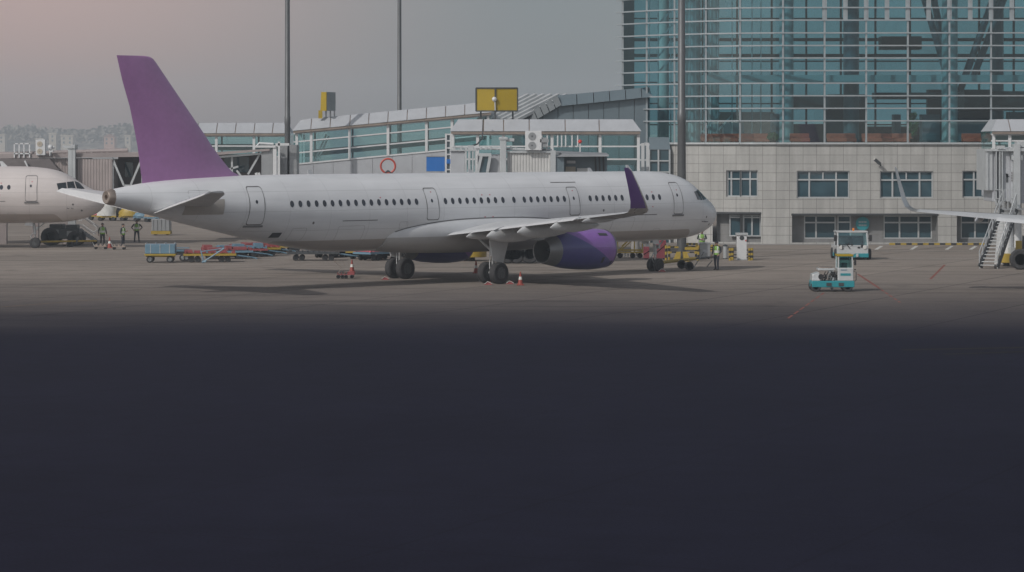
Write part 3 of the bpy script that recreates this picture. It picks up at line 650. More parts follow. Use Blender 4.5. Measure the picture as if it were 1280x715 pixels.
# ------------------------------------------------------------------ glazed walkways
def walkway(name, label, cat, Y, px0, px1, ridge0, eave0, sill0, slope, seams, posts, mids, wall_bottom, group=None, depth=4.0, inset=.35, wall_mat='white_panel', glassmat='clear_glass'):
    """a roofed glazed corridor along X; heights given at its left end, rising by slope per metre"""
    x0, x1 = X(px0, Y), X(px1, Y)
    t_ = thing(name, label, cat, ((x0 + x1) / 2, Y, 0), group=group)
    H = lambda x, z: z + (x - x0) * slope
    zr, ze, zs = Z(ridge0, Y), Z(eave0, Y), Z(sill0, Y)
    xs = [x0] + [X(s, Y) for s in seams] + [x1]
    r_ = MB(); sm = MB()
    for i, (a, b) in enumerate(zip(xs, xs[1:])):
        a_, b_ = a + .035, b - .035
        ia = .45 if i == 0 else 0; ib = .45 if i == len(xs) - 2 else 0
        r_.hexa([(a_ - .12 * (ia > 0), Y - .45, H(a, ze)), (b_ + .12 * (ib > 0), Y - .45, H(b, ze)), (b_, Y + depth + .45, H(b, ze)), (a_, Y + depth + .45, H(a, ze)),
                 (a_ + ia, Y + .55, H(a, zr)), (b_ - ib, Y + .55, H(b, zr)), (b_ - ib, Y + depth - .55, H(b, zr)), (a_ + ia, Y + depth - .55, H(a, zr))])
    for s in xs[1:-1]:
        sm = MB(); sm.hexa([(s - .04, Y - .40, H(s, ze + .02)), (s + .04, Y - .40, H(s, ze + .02)), (s + .04, Y + depth, H(s, ze)), (s - .04, Y + depth, H(s, ze)),
                 (s - .04, Y + .58, H(s, zr - .06)), (s + .04, Y + .58, H(s, zr - .06)), (s + .04, Y + depth - .6, H(s, zr - .06)), (s - .04, Y + depth - .6, H(s, zr - .06))]); sm.build('roof_seam', 'exhaust_brown', t_)
    r_.build('roof_panel', 'white_panel', t_)
    f = MB()
    f.bar((x0, Y - .30, H(x0, ze - .10)), (x1, Y - .30, H(x1, ze - .10)), .12, .16, 1)
    for zz in mids: f.bar((x0, Y, H(x0, Z(zz, Y))), (x1, Y, H(x1, Z(zz, Y))), .12, .10)
    f.bar((x0, Y, H(x0, zs)), (x1, Y, H(x1, zs)), .16, .12); f.bar((x0, Y, H(x0, ze - .22)), (x1, Y, H(x1, ze - .22)), .14, .12)
    for p in posts: x = X(p, Y); f.bar((x, Y - .02, H(x, zs)), (x, Y - .02, H(x, ze - .16)), .20, .16)
    f.build('window_frame', ['white_paint', 'exhaust_brown'], t_)
    bk = MB()
    for p in posts: x = X(p, Y); bk.bar((x, Y + depth, H(x, zs)), (x, Y + depth, H(x, ze - .16)), .14, .14)
    for zz in mids[:1]: bk.bar((x0, Y + depth, H(x0, Z(zz, Y))), (x1, Y + depth, H(x1, Z(zz, Y))), .10, .10)
    bk.bar((x0, Y + depth - .2, H(x0, zs + .75)), (x1, Y + depth - .2, H(x1, zs + .75)), .3, .5)
    bk.build('rear_frame', 'grey_metal', t_)
    gq = MB(); gq.add([(x0, Y + .04, H(x0, zs)), (x1, Y + .04, H(x1, zs)), (x1, Y + .04, H(x1, ze)), (x0, Y + .04, H(x0, ze))], [(0, 1, 2, 3)])
    gq.add([(x0, Y + depth - .04, H(x0, zs)), (x1, Y + depth - .04, H(x1, zs)), (x1, Y + depth - .04, H(x1, ze)), (x0, Y + depth - .04, H(x0, ze))], [(0, 1, 2, 3)])
    for x in (x0, x1): gq.add([(x, Y + .04, H(x, zs)), (x, Y + depth - .04, H(x, zs)), (x, Y + depth - .04, H(x, ze)), (x, Y + .04, H(x, ze))], [(0, 1, 2, 3)])
    gq.build('glazing', glassmat, t_)
    fl_ = MB(); fl_.hexa([(x0, Y + .08, H(x0, zs - .35)), (x1, Y + .08, H(x1, zs - .35)), (x1, Y + depth - .08, H(x1, zs - .35)), (x0, Y + depth - .08, H(x0, zs - .35)),
                          (x0, Y + .08, H(x0, zs - .05)), (x1, Y + .08, H(x1, zs - .05)), (x1, Y + depth - .08, H(x1, zs - .05)), (x0, Y + depth - .08, H(x0, zs - .05))])
    fl_.build('floor', 'floor_tile', t_)
    wl_ = MB(); step = X(seams[1], Y) - X(seams[0], Y)
    n_ = max(1, round((x1 - x0) / step))
    for i in range(n_):
        a, b = x0 + (x1 - x0) * i / n_ + .012, x0 + (x1 - x0) * (i + 1) / n_ - .012
        wl_.hexa([(a, Y - .02, wall_bottom), (b, Y - .02, wall_bottom), (b, Y + depth, wall_bottom), (a, Y + depth, wall_bottom),
                  (a, Y - .02, H(a, zs - .08)), (b, Y - .02, H(b, zs - .08)), (b, Y + depth, H(b, zs - .08)), (a, Y + depth, H(a, zs - .08))])
    wl_.build('side_wall', wall_mat, t_)
    return t_
wa = walkway('glazed_walkway', 'long sloping glazed walkway with white roof panels rising to the terminal', 'walkway', 207.0, 367, 614, 150, 163.5, 205.5, .094,
             [389, 413, 437.5, 461, 485, 509, 533, 557, 581], [371, 389, 437, 485, 533, 565, 610], [177.5, 191.5], 0)
sg_ = MB()
for a, b in (((392, 204), (408, 168)), ((396, 203), (411, 170))): sg_.bar(at(a[0], a[1], 208.6), at(b[0], b[1], 208.6), .30, .12)
for px in (376, 380): sg_.bar(at(px, 205, 209.5), at(px, 168, 209.5), .16, .16)
sg_.build('brace', 'white_paint', wa)
walkway('glazed_walkway', 'level glazed walkway with white roof panels behind the purple tail fin', 'walkway', 212.0, 205, 363, 153.5, 166.5, 196, 0,
        [223, 247, 271, 294.5, 318, 341], [223, 270.5, 317.5, 360], [182.5], 3.9)
wc = walkway('bridge_head', 'glazed white-roofed bridge head under the yellow double sign', 'walkway', 188.0, 564, 800, 149, 164, 216, 0,
        [604.5, 629.5, 661.5, 706.5, 749], [566, 597, 629, 690, 750, 798], [183, 199], 3.2)
cl = MB()
for px in (570, 690, 794): cl = MB(); cl.lathe([(0, .3), (3.3, .3)], (X(px, 190), 190, 0), 'z', 14); cl.build('column', 'concrete_plain', wc, smooth=40)
gh = MB()
for px in (697, 702, 707, 715, 722, 677, 684): gh.bar(at(px, 167.5, 187.8), at(px, 183, 187.8), .09, .09)
gh.build('guard_rail', 'white_paint', wc)
# lattice bay with the blue board, between the walkway and the bridge head
lb = thing('lattice_tower', 'narrow ladder-like white frame beside the blue board', 'tower', (X(560, 200), 200, 0)); a = MB()
for px in (557.5, 563.5): a.bar((X(px, 200), 200, 0), (X(px, 200), 200, Z(167, 200)), .13, .13)
for py in (168, 176, 185, 193, 203, 212): a.bar(at(557, py, 200), at(564, py, 200), .1, .1)
a.build('frame', 'white_paint', lb)
a = MB(); a.box(X(558, 200), X(563, 200), 200.1, 200.3, 1, Z(168, 200)); a.build('infill', 'cladding_grey', lb)
a = MB(); a.box(X(558.2, 200), X(564, 200), 199.9, 199.96, Z(204.5, 200), Z(199, 200)); a.build('small_board', 'blue_sign', lb)
bs = MB(); bs.box(X(533, 203), X(556, 203), 203.0, 203.10, Z(214, 203), Z(196, 203)); b_ = tag(bs.build('blue_board', 'blue_sign'), 'plain bright blue rectangular board hung on the walkway wall', 'sign')
bf = MB()
for q in ((532.7, 215, 556.3, 214), (532.7, 196, 556.3, 195)): bf.box(X(q[0], 203), X(q[2], 203), 202.97, 203.12, Z(q[1], 203), Z(q[3], 203))
bf.box(X(540, 203), X(541, 203), 203.1, 207, Z(206, 203), Z(205, 203)); bf.box(X(549, 203), X(550, 203), 203.1, 207, Z(206, 203), Z(205, 203)); bf.build('bracket', 'grey_metal', b_)
# red ring sign
rr = MB(); cx, cz = X(485, 204), Z(207.5, 204); R0 = 9.0 * 204 / FPX
rings = []
for k in range(36):
    a_ = 2 * math.pi * k / 36; c_ = Vector((math.cos(a_), 0, math.sin(a_)))
    rings.append([Vector((cx, 204, cz)) + c_ * (R0 + .075 * math.cos(b)) + Vector((0, .05 * math.sin(b), 0)) for b in (0, 1.57, 3.14, 4.71)])
rings.append(rings[0]); rr.loft(rings, 0, False, False)
ro = tag(rr.build('ring_sign', 'red_ring', smooth=60), 'round white sign with a red ring in front of the walkway wall', 'sign')
a = MB(); a.lathe([(0, R0 - .04), (.03, R0 - .04)], (cx, 204.0, cz), 'y', 30); a.build('sign_face', 'white_panel', ro)
a = MB(); a.bar((cx, 204.1, 0), (cx, 204.1, cz), .09); a.bar((cx - .25, 204, cz - R0), (cx, 204, cz - R0 + .2), .1); a.bar((cx + .25, 204, cz - R0), (cx, 204, cz - R0 + .2), .1); a.build('post', 'dark_metal', ro)

# grey clad link with the ribbed lean-to roof
lk = thing('clad_link', 'dark grey metal-clad link with ribbed sloping roof joining walkway and terminal', 'building', (X(745, 211), 211, 0))
Y = 211.0
a = MB(); n_ = 9
for i in range(n_):
    p0_, p1_ = 640 + (812 - 640) * i / n_, 640 + (812 - 640) * (i + 1) / n_
    def tp(p): return 148 + (128 - 148) * min(1, (p - 640) / 60) if p < 700 else 131.5 - (p - 700) * .085
    a.hexa([(X(p0_, Y) + .02, Y, 0), (X(p1_, Y) - .02, Y, 0), (X(p1_, Y) - .02, Y + 7, 0), (X(p0_, Y) + .02, Y + 7, 0),
            (X(p0_, Y) + .02, Y, Z(tp(p0_), Y)), (X(p1_, Y) - .02, Y, Z(tp(p1_), Y)), (X(p1_, Y) - .02, Y + 7, Z(tp(p1_), Y)), (X(p0_, Y) + .02, Y + 7, Z(tp(p0_), Y))])
a.build('wall', 'cladding_grey', lk)
a = MB(); sx = [697, 721, 742, 762, 782, 802, 816]
for p0_, p1_ in zip(sx, sx[1:]):
    r0, r1 = 119 - (p0_ - 697) * .088, 119 - (p1_ - 697) * .088
    e0, e1 = 133 - (p0_ - 697) * .10, 133 - (p1_ - 697) * .10
    q = 4 if p0_ == 802 else 0
    a.hexa([(X(p0_, Y) + .03, Y - .5, Z(e0, Y)), (X(p1_, Y) - .03, Y - .5, Z(e1, Y)), (X(p1_, Y) - .03, Y + 7.5, Z(e1, Y)), (X(p0_, Y) + .03, Y + 7.5, Z(e0, Y)),
            (X(p0_, Y) + .03, Y + .5, Z(r0, Y)), (X(p1_ - q, Y) - .03, Y + .5, Z(r1, Y)), (X(p1_ - q, Y) - .03, Y + 6.5, Z(r1, Y)), (X(p0_, Y) + .03, Y + 6.5, Z(r0, Y))])
a.build('roof', 'cladding_grey', lk)
a = MB()                                         # verge down the sloping end
seg = 7
for i in range(seg):
    f0, f1 = i / seg, (i + 1) / seg
    P = lambda f, lo: (644 + 53 * f + (5 if lo else 0), 150 - 31 * f + (12 if lo else 0))
    q0, q1, q2, q3 = P(f0 + .008, 1), P(f1 - .008, 1), P(f1 - .008, 0), P(f0 + .008, 0)
    a.hexa([(X(q0[0], Y), Y - .5, Z(q0[1], Y)), (X(q1[0], Y), Y - .5, Z(q1[1], Y)), (X(q1[0], Y), Y + .3, Z(q1[1], Y)), (X(q0[0], Y), Y + .3, Z(q0[1], Y)),
            (X(q3[0], Y), Y - .2, Z(q3[1], Y)), (X(q2[0], Y), Y - .2, Z(q2[1], Y)), (X(q2[0], Y), Y + .3, Z(q2[1], Y)), (X(q3[0], Y), Y + .3, Z(q3[1], Y))])
a.build('verge', 'verge_grey', lk)
a = MB()                                         # ribbed lean-to roof: light ribs on a dark deck, climbing to the right and away
for i in range(6):
    k = i * 9.5
    a.bar(at(598 + k, 150, 209.5 + i * .05), at(598 + k + 62, 118.5, 213 + i * .05), .34, .22, 0)
a.hexa([at(600, 151, 209.8), at(652, 151, 209.8), at(652, 152, 212), at(600, 152, 212), at(660, 119.5, 213.6), at(697, 120, 213.6), at(697, 121, 215), at(660, 121, 215)], 1)
a.build('ribbed_roof', ['rib_light', 'dark_metal'], lk)

# yellow gate signs
ys = thing('gate_sign', 'bright yellow double-panel sign standing on the bridge head roof', 'sign', (X(620, 189), 189, Z(149, 189)))
a = MB(); Y = 189
a.hexa([at(595.5, 138.5, Y + .1), at(618.6, 138.5, Y - .1), at(619, 138.5, Y - .02), at(596, 138.5, Y + .2), at(595.5, 110.5, Y + .1), at(618.6, 110.5, Y - .1), at(619, 110.5, Y - .02), at(596, 110.5, Y + .2)])
a.hexa([at(619.6, 138.5, Y - .1), at(646.5, 138.5, Y + .1), at(646, 138.5, Y + .2), at(619.4, 138.5, Y - .02), at(619.6, 110.5, Y - .1), at(646.5, 110.5, Y + .1), at(646, 110.5, Y + .2), at(619.4, 110.5, Y - .02)])
a.build('panel', 'sign_yellow', ys)
a = MB(); 
for p_, q_ in ((at(595, 138.8, Y + .1), at(619, 138.8, Y - .12)), (at(619, 138.8, Y - .12), at(647, 138.8, Y + .1)), (at(595, 110, Y + .1), at(619, 110, Y - .12)), (at(619, 110, Y - .12), at(647, 110, Y + .1)),
               (at(595, 139, Y + .1), at(595, 110, Y + .1)), (at(619, 139, Y - .14), at(619, 110, Y - .14)), (at(647, 139, Y + .1), at(647, 110, Y + .1))): a.bar(p_, q_, .09)
a.build('frame', 'dark_metal', ys)
a = MB()
for px, yy in ((601, .5), (619, -.3), (641, .5)): a.bar(at(px, 150, Y + yy), at(px, 138, Y + yy), .12)
a.build('leg', 'dark_metal', ys)
a = MB(); a.sphere(at(618, 124, Y - .25), .17, n=6); a.bar(at(619, 139, Y - .22), at(618.5, 124, Y - .22), .06); a.build('spotlight', 'white_paint', ys)
ys2 = thing('gate_sign', 'yellow-faced box sign seen edge-on above the sloping walkway roof', 'sign', (X(410, 208), 208, Z(147, 208))); Y = 208
a = MB(); a.hexa([at(400.5, 138.5, Y - .8), at(408, 138.5, Y - 1.3), at(408.5, 138.5, Y - 1.2), at(401, 138.5, Y - .7), at(401.5, 115, Y - .8), at(408, 115, Y - 1.3), at(408.5, 115, Y - 1.2), at(402, 115, Y - .7)]); a.build('panel', 'sign_yellow', ys2)
a = MB(); a.hexa([at(408.6, 138.5, Y - 1.3), at(419.5, 138.5, Y), at(419, 138.5, Y + .5), at(403, 138.5, Y), at(408.6, 115, Y - 1.3), at(419.5, 115.3, Y), at(419, 115.3, Y + .5), at(403, 115.3, Y)]); a.build('casing', 'grey_metal', ys2)
a = MB()
for px, py in ((402, 148), (407.5, 148), (413, 148), (418, 147)): a.bar(at(px, py, Y - .4), at(px, 138, Y - .4), .11)
a.bar(at(400.5, 138, Y - .9), at(400.5, 148, Y - .9), .3, .08, 1); a.build('leg', ['grey_metal', 'sign_yellow'], ys2)

# ------------------------------------------------------------------ light poles
def light_pole(px, Y, d_px, lab, H=27):
    x = X(px, Y); r0 = d_px * Y / FPX / 2
    t_ = thing('light_pole', lab, 'light pole', (x, Y, 0), group='tall apron light poles')
    a = MB(); a.lathe([(0, r0 * 1.25), (9, r0 * 1.05), (9.05, r0 * 1.12), (9.6, r0 * 1.12), (9.65, r0), (H, r0 * .8)], (x, Y, 0), 'z', 12); a.build('pole', 'pole_steel', t_, smooth=35)
    a = MB(); a.bar((x - 1.6, Y, H), (x + 1.6, Y, H), .15); a.build('crossarm', 'pole_steel', t_)
    for k in range(4):
        l_ = MB(); l_.bar((x - 1.4 + k * .93, Y - .1, H + .15), (x - 1.4 + k * .93, Y - .6, H + .4), .5, .2); l_.build('floodlight', 'dark_metal', t_)
    a = MB(); a.box(x - r0 * 2.2, x + r0 * 2.2, Y - r0 * 2.2, Y + r0 * 2.2, 0, .08)
    for q in (-1, 1):
        for p in (-1, 1): a.lathe([(.08, .04), (.16, .04)], (x + q * r0 * 1.7, Y + p * r0 * 1.7, 0), 'z', 6)
    a.build('base_plate', 'dark_metal', t_)
    return t_
light_pole(359.3, 202, 6.6, 'tall steel light pole rising beside the left end of the sloping walkway')
light_pole(499.3, 232, 5.4, 'thinnest tall light pole, rising from behind the sloping walkway roof')
light_pole(852, 177, 9.6, 'thickest light pole, standing behind the jet nose against the glass front')

# ------------------------------------------------------------------ boarding bridges
def ac_unit(px0, px1, py0, py1, Y, lab, mat='white_paint', fan='grey_metal'):
    t_ = thing('air_conditioner', lab, 'air conditioner', (X((px0 + px1) / 2, Y), Y, Z(py1, Y)))
    x0, x1, z0, z1 = X(px0, Y), X(px1, Y), Z(py1, Y), Z(py0, Y)
    a = MB(); a.box(x0, x1, Y - .2, Y + .3, z0 + .06, z1); a.box(x0 + .1, x0 + .2, Y - .1, Y + .2, z0, z0 + .06); a.box(x1 - .2, x1 - .1, Y - .1, Y + .2, z0, z0 + .06); a.build('casing', mat, t_, bevel=.02)
    r = min((x1 - x0) * .30, (z1 - z0) * .19)
    for k in (.28, .73):
        f = MB(); c = (x0 + (x1 - x0) * .42, Y - .21, z0 + (z1 - z0) * k)
        f.lathe([(-.02, r), (.01, r), (.01, r * .9), (-.01, r * .88), (0, r * .2), (-.02, r * .18)], c, 'y', 20); f.build('fan', fan, t_, smooth=30)
    return t_
# bridge serving the main jet, behind the fuselage
jb = thing('boarding_bridge', 'white boarding bridge behind the main jet fuselage with grey hooded cab', 'boarding bridge', (X(640, 172), 172, 0)); Y = 172.0
zf = 3.75
a = MB(); a.box(X(563, Y), X(581, Y), Y, Y + 3, zf, Z(188.5, Y)); a.box(X(597, Y), X(626, Y), Y + .3, Y + 2.8, zf, Z(193, Y)); a.build('outer_tunnel', 'white_panel', jb, bevel=.03)
a = MB()
for p, w_ in ((581, 2.5), (585, 3), (590, 2), (593.5, 1.6)): a.box(X(p, Y), X(p + w_, Y), Y - .12, Y + .2, zf, Z(187, Y))
a.bar(at(597, 216, Y - .1), at(602, 193, Y - .1), .18); a.bar(at(613, 193, Y - .1), at(607.5, 225, Y - .1), .18); a.bar(at(598, 193.5, Y - .1), at(614, 193.5, Y - .1), .2); a.build('truss', 'light_metal', jb)
a = MB(); a.box(X(599, Y), X(612, Y), Y - .05, Y + .1, zf, Z(194.5, Y)); a.build('window', 'window_glass', jb)
a = MB(); a.box(X(625, Y), X(633, Y), Y - .5, Y + .1, .9, Z(171, Y)); a.box(X(623.5, Y), X(635, Y), Y - .55, Y + .15, Z(175, Y), Z(171.5, Y)); a.box(X(628, Y), X(643, Y), Y - .4, Y, Z(177, Y), Z(173, Y)); a.build('lift_column', 'light_metal', jb, bevel=.03)
a = MB(); a.box(X(634, Y), X(688, Y), Y - .1, Y + 2.9, zf, Z(190.5, Y)); a.build('inner_tunnel', 'corrugated_white', jb)
a = MB(); a.box(X(633, Y), X(690, Y), Y - .25, Y + 3.05, Z(191, Y), Z(188.8, Y)); a.box(X(562, Y), X(597, Y), Y - .15, Y + 3.1, Z(188.7, Y), Z(186.8, Y)); a.build('roof', 'light_metal', jb)
a = MB()
rnd = random.Random(4)
a.tube([at(566, 184, Y), at(590, 185, Y), at(626, 186, Y), at(660, 187, Y), at(690, 187.5, Y)], .09, 6)
a.tube([at(604, 150, 187.0), at(603, 172, 180), at(597, 180, Y + .6), at(588, 183, Y + .2)], .05, 5, 1)
for k in range(16): p = 568 + k * 7.6 + rnd.uniform(-2, 2); a.box(X(p, Y), X(p + 2.5, Y), Y - .1, Y + .3, Z(187, Y), Z(184.5 + rnd.uniform(-2, 1), Y))
a.box(X(585, Y), X(592, Y), Y - .1, Y + .5, Z(187, Y), Z(181.5, Y)); a.build('roof_pipe', ['light_metal', 'dark_metal'], jb)
a = MB(); a.box(X(688, Y), X(694.5, Y), Y - .3, Y + .4, zf, Z(188, Y)); a.build('cab_post', 'light_metal', jb)
a = MB(); a.box(X(694, Y), X(760, Y), Y + 1.6, Y + 3.2, zf, Z(193.5, Y), 0); a.box(X(694.6, Y), X(705, Y), Y - .2, Y + 1.7, zf, Z(196, Y), 0); a.build('cab', 'cladding_grey', jb)
a = MB(); a.hexa([at(696, 196, Y - .5), at(761, 195.5, Y - .5), at(758, 195.5, Y + 3.2), at(694, 196, Y + 3.2), at(703, 192.3, Y - .2), at(761, 193.5, Y - .4), at(758, 191, Y + 3), at(694, 188.5, Y + 3)]); a.build('hood', 'grey_metal', jb)
a = MB(); a.box(X(709, Y), X(720, Y), Y + 1.4, Y + 1.59, Z(204.5, Y), Z(201, Y), 0); a.box(X(707.5, Y), X(720, Y), Y + 1.2, Y + 1.59, zf, Z(208.5, Y), 1); a.box(X(722, Y), X(736, Y), Y + 1.4, Y + 1.59, zf, Z(210.5, Y), 2); a.build('control_panel', ['white_paint', 'house_wall', 'white_paint'], jb)
a = MB()
for p in (745, 750, 755): a.bar(at(p, 216, Y + 1), at(p - 1, 195, Y + .6), .1)
a.build('bellows_rib', 'dark_metal', jb)
a = MB(); a.box(X(633, Y), X(664, Y), Y + .6, Y + 2.2, .65, 1.15); a.tube([(X(629, Y), Y + 1.4, 1), (X(629, Y), Y + 1.4, zf)], .24, 10); a.tube([(X(668, Y), Y + 1.4, 1), (X(668, Y), Y + 1.4, zf)], .24, 10)
for q in range(8): a.box(X(636 + q * 3.4, Y), X(638 + q * 3.4, Y), Y + .4, Y + .6, .6 + .3 * (q % 2), 1.2 + .25 * (q % 3))
a.build('drive_bogie', 'dark_metal', jb)
def simple_wheel(mb, c, r, w_, axis='y', mt=0, mh=1, n=20):
    mb.lathe([(-w_ / 2, r * .55), (-w_ / 2, r * .88), (-w_ * .36, r), (w_ * .36, r), (w_ / 2, r * .88), (w_ / 2, r * .56), (w_ * .46, r * .47), (w_ * .40, r * .28), (w_ * .48, r * .20)], c, axis, n, ms=[mt, mt, mt, mt, mt, mh, mt, mh])
def wheel(parent, c, r, w_, axis='y', mats=('rubber', 'rim_metal'), name='wheel', world=True):
    a = MB(); simple_wheel(a, c, r, w_, axis); 
    s = {'x': 0, 'y': 1}[axis]; c2 = list(c)
    # outer hub on the other face too
    r2 = [(-w_ * .48, r * .20), (-w_ * .40, r * .28), (-w_ * .46, r * .47), (-w_ / 2, r * .56)]
    a.lathe(r2, c, axis, 20, ms=[1, 0, 1], cap=True)
    return a.build(name, list(mats), parent, smooth=35, world=world)
for p in (634.5, 645, 662): wheel(jb, (X(p, Y), Y + .2, .62), .62, .5, 'y')
a = MB(); a.lathe([(.25, .95), (.28, 1.05), (.75, 1.05), (.78, .95)], (X(588, 176), 176, 0), 'z', 24, cap=True)
bu = tag(a.build('bumper_ring', 'yellow', None, smooth=40), 'low dirty-yellow round bumper under the jet belly', 'bumper')
a = MB(); a.lathe([(0, .3), (.3, .3)], (X(588, 176), 176, 0), 'z', 12); a.build('foot', 'dark_metal', bu)
ac_unit(656.5, 677, 163.5, 189, 171.6, 'white air conditioner with two round fans on the bridge roof above the fuselage')
bx_ = MB(); bx_.box(X(677, 171.8), X(684, 171.8), 171.5, 172, Z(184, 172), Z(172, 172)); bx_.box(X(675, 171.8), X(686, 171.8), 171.4, 171.5, Z(178, 172), Z(174, 172)); bx_.bar(at(676, 188.5, 171.6), at(683, 178, 171.6), .1)
tag(bx_.build('junction_box', 'grey_metal'), 'grey junction box bracketed beside the white fan unit', 'box')
bc = thing('warning_lamp', 'small red lamp on a thin post in front of the glazed bridge head', 'lamp', (X(725, 186), 186, Z(190, 186)))
a = MB(); a.bar(at(725, 190, 186), at(725, 178, 186), .08); a.build('post', 'white_paint', bc)
a = MB(); a.sphere(at(725, 177, 186), .14, n=6); a.build('lens', 'red_lamp', bc)

# far-left bridge behind the parked jet on the left
lj = thing('boarding_bridge', 'long dusty pink-brown boarding bridge crossing behind the left jet', 'boarding bridge', (X(60, 205), 205, 0)); Y = 205.0
a = MB(); a.box(X(-90, Y), X(108, Y), Y, Y + 3, 3.6, Z(198, Y)); a.box(X(98, Y), X(141, Y), Y - .25, Y + 3.2, 3.4, Z(199, Y)); a.build('tunnel', 'corrugated_tan', lj)
a = MB(); a.hexa([(X(-90, Y), Y - .3, Z(199, Y)), (X(178, Y), Y - .3, Z(196, Y)), (X(178, Y), Y + 3.3, Z(196, Y)), (X(-90, Y), Y + 3.3, Z(199, Y)), (X(-90, Y), Y - .3, Z(194.5, Y)), (X(178, Y), Y - .3, Z(190.5, Y)), (X(178, Y), Y + 3.3, Z(190.5, Y)), (X(-90, Y), Y + 3.3, Z(194.5, Y))]); a.build('roof', 'bridge_tan', lj)
a = MB(); a.tube([at(-60, 193, Y + 1), at(20, 192.5, Y + 1), at(80, 190.5, Y + 1), at(160, 188, Y + 1)], .17, 8); a.tube([at(-60, 195, Y), at(100, 193.3, Y), at(176, 191.5, Y)], .1, 6)
for p in (68, 77, 84, 106, 114, 127, 133, 154, 160): a.box(X(p, Y), X(p + 2.4, Y), Y - .2, Y + .1, Z(194, Y), Z(189.5 + (p % 3), Y))
a.build('roof_pipe', 'bridge_tan', lj)
a = MB()
for s_, e_ in (((141, 197), (141, 240)), ((178, 196), (178, 240)), ((141, 199), (155, 232)), ((177, 199), (163, 232)), ((155, 232), (163, 232)), ((141, 238), (178, 238))):
    a.bar(at(*s_, Y - .1), at(*e_, Y - .1), .15)
a.build('truss', 'light_metal', lj)
a = MB(); a.box(X(141, Y), X(178, Y), Y + 2.8, Y + 3, 3.4, Z(196, Y)); a.box(X(141, Y), X(178, Y), Y, Y + 3, 3.4, 3.7); a.build('inner_wall', 'bridge_dark', lj)
a = MB(); a.box(X(150, Y), X(160, Y), Y + 2.6, Y + 2.79, Z(222, Y), Z(203, Y)); a.build('window', 'window_glass', lj)
a = MB(); a.box(X(87, Y), X(92, Y), Y - .75, Y - .3, 0, Z(184, Y)); a.box(X(92.3, Y), X(96, Y), Y - .75, Y - .3, 0, Z(182, Y)); a.box(X(81, Y), X(96, Y), Y - .85, Y - .2, Z(185.5, Y), Z(182, Y)); a.tube([at(93, 181, Y - .5), at(93, 187, Y - .5)], .25, 10); a.build('lift_column', 'light_metal', lj)
a = MB()
for k in range(5): a.bar((X(-80 + 40 * k, Y), Y + 1.5, 0), (X(-80 + 40 * k, Y), Y + 1.5, 3.6), .5)
a.build('support_leg', 'bridge_tan', lj)
a = MB(); a.hexa([at(-20, 207, 203.4), at(74, 213, 203.4), at(74, 213, 205), at(-20, 207, 205), at(-20, 198, 203.6), at(62, 198.5, 203.6), at(62, 198.5, 205), at(-20, 198, 205)]); a.bar(at(31, 201, 203.2), at(35, 209, 203.2), .15, .1, 1); a.build('hood', ['bridge_dark', 'white_paint'], lj)
ac_unit(45.5, 57, 174.5, 195, 204.5, 'tall white air conditioner with two tan fans on the far-left bridge roof', fan='house_wall')
cg = thing('roof_cage', 'white tubular cage frame on the far-left bridge roof', 'cage', (X(28, 205), 205, Z(197, 205)))
a = MB()
for p in (18, 24, 30, 37):
    for yy in (204.6, 205.6): a.bar(at(p, 197, yy), at(p, 179, yy), .09)
for py in (179.5, 192):
    for yy in (204.6, 205.6): a.bar(at(17.5, py, yy), at(37.5, py, yy), .09)
for p in (18, 37): a.bar(at(p, 179.5, 204.6), at(p, 179.5, 205.6), .09)
a.build('frame', 'white_paint', cg)
vv = MB(); vv.sphere(at(63, 184, 204.5), .2, n=6); vv.tube([at(63, 195, 204.6), at(63, 186, 204.6), at(68, 184, 204.6)], .1, 6); vv.box(X(61, 204), X(66, 204), 204, 204.5, Z(190, 204), Z(188, 204))
tag(vv.build('roof_vent', 'white_paint', smooth=40), 'small round vent with pipework right of the tall two-fan unit', 'vent')

# bridge end between fin and pole
mj = thing('boarding_bridge', 'grey boarding bridge end with slanted roof between purple fin and light pole', 'boarding bridge', (X(300, 200), 200, 0)); Y = 200.0
a = MB(); a.hexa([at(225, 197.5, Y - .4), at(337, 188.5, Y - .4), at(337, 188.5, Y + 3), at(225, 197.5, Y + 3), at(225, 193, Y - .4), at(337, 185.8, Y - .4), at(337, 185.8, Y + 3), at(225, 193, Y + 3)]); a.build('roof', 'bridge_tan', mj)
a = MB(); a.box(X(225, Y), X(327, Y), Y + 2.7, Y + 2.9, 3.5, Z(193, Y)); a.build('inner_wall', 'bridge_dark', mj)
a = MB(); a.box(X(276, Y), X(307, Y), Y + 2.5, Y + 2.68, Z(216, Y), Z(196, Y)); a.build('window', 'window_glass', mj)
a = MB()
for s_, e_ in (((310, 218), (325, 192)), ((290, 194), (290, 225)), ((296, 213), (304, 224)), ((285, 212), (298, 208))): a.bar(at(*s_, Y + .2), at(*e_, Y + .2), .14)
a.bar(at(225, 200, Y - .1), at(327, 192, Y - .1), .15); a.build('truss', 'light_metal', mj)
a = MB(); a.box(X(327, Y), X(341, Y), Y - .2, Y + 3, 3.4, Z(186.5, Y)); a.box(X(346, Y), X(358, Y), Y + .8, Y + 3, 3.4, Z(182, Y)); a.box(X(361, Y), X(370, Y), Y + .6, Y + 3, 3.4, Z(181, Y)); a.build('end_wall', 'grey_metal', mj)
a = MB(); a.box(X(341.5, Y), X(346, Y), Y - .3, Y, 0, Z(183, Y)); a.box(X(348, Y), X(350.5, Y), Y - .4, Y - .1, 0, Z(177, Y)); a.box(X(318, Y), X(345, Y), Y - .4, Y - .1, Z(184.5, Y), Z(182.2, Y)); a.box(X(345, Y), X(362, Y), Y - .4, Y - .1, Z(182, Y), Z(179, Y)); a.build('frame', 'white_paint', mj)
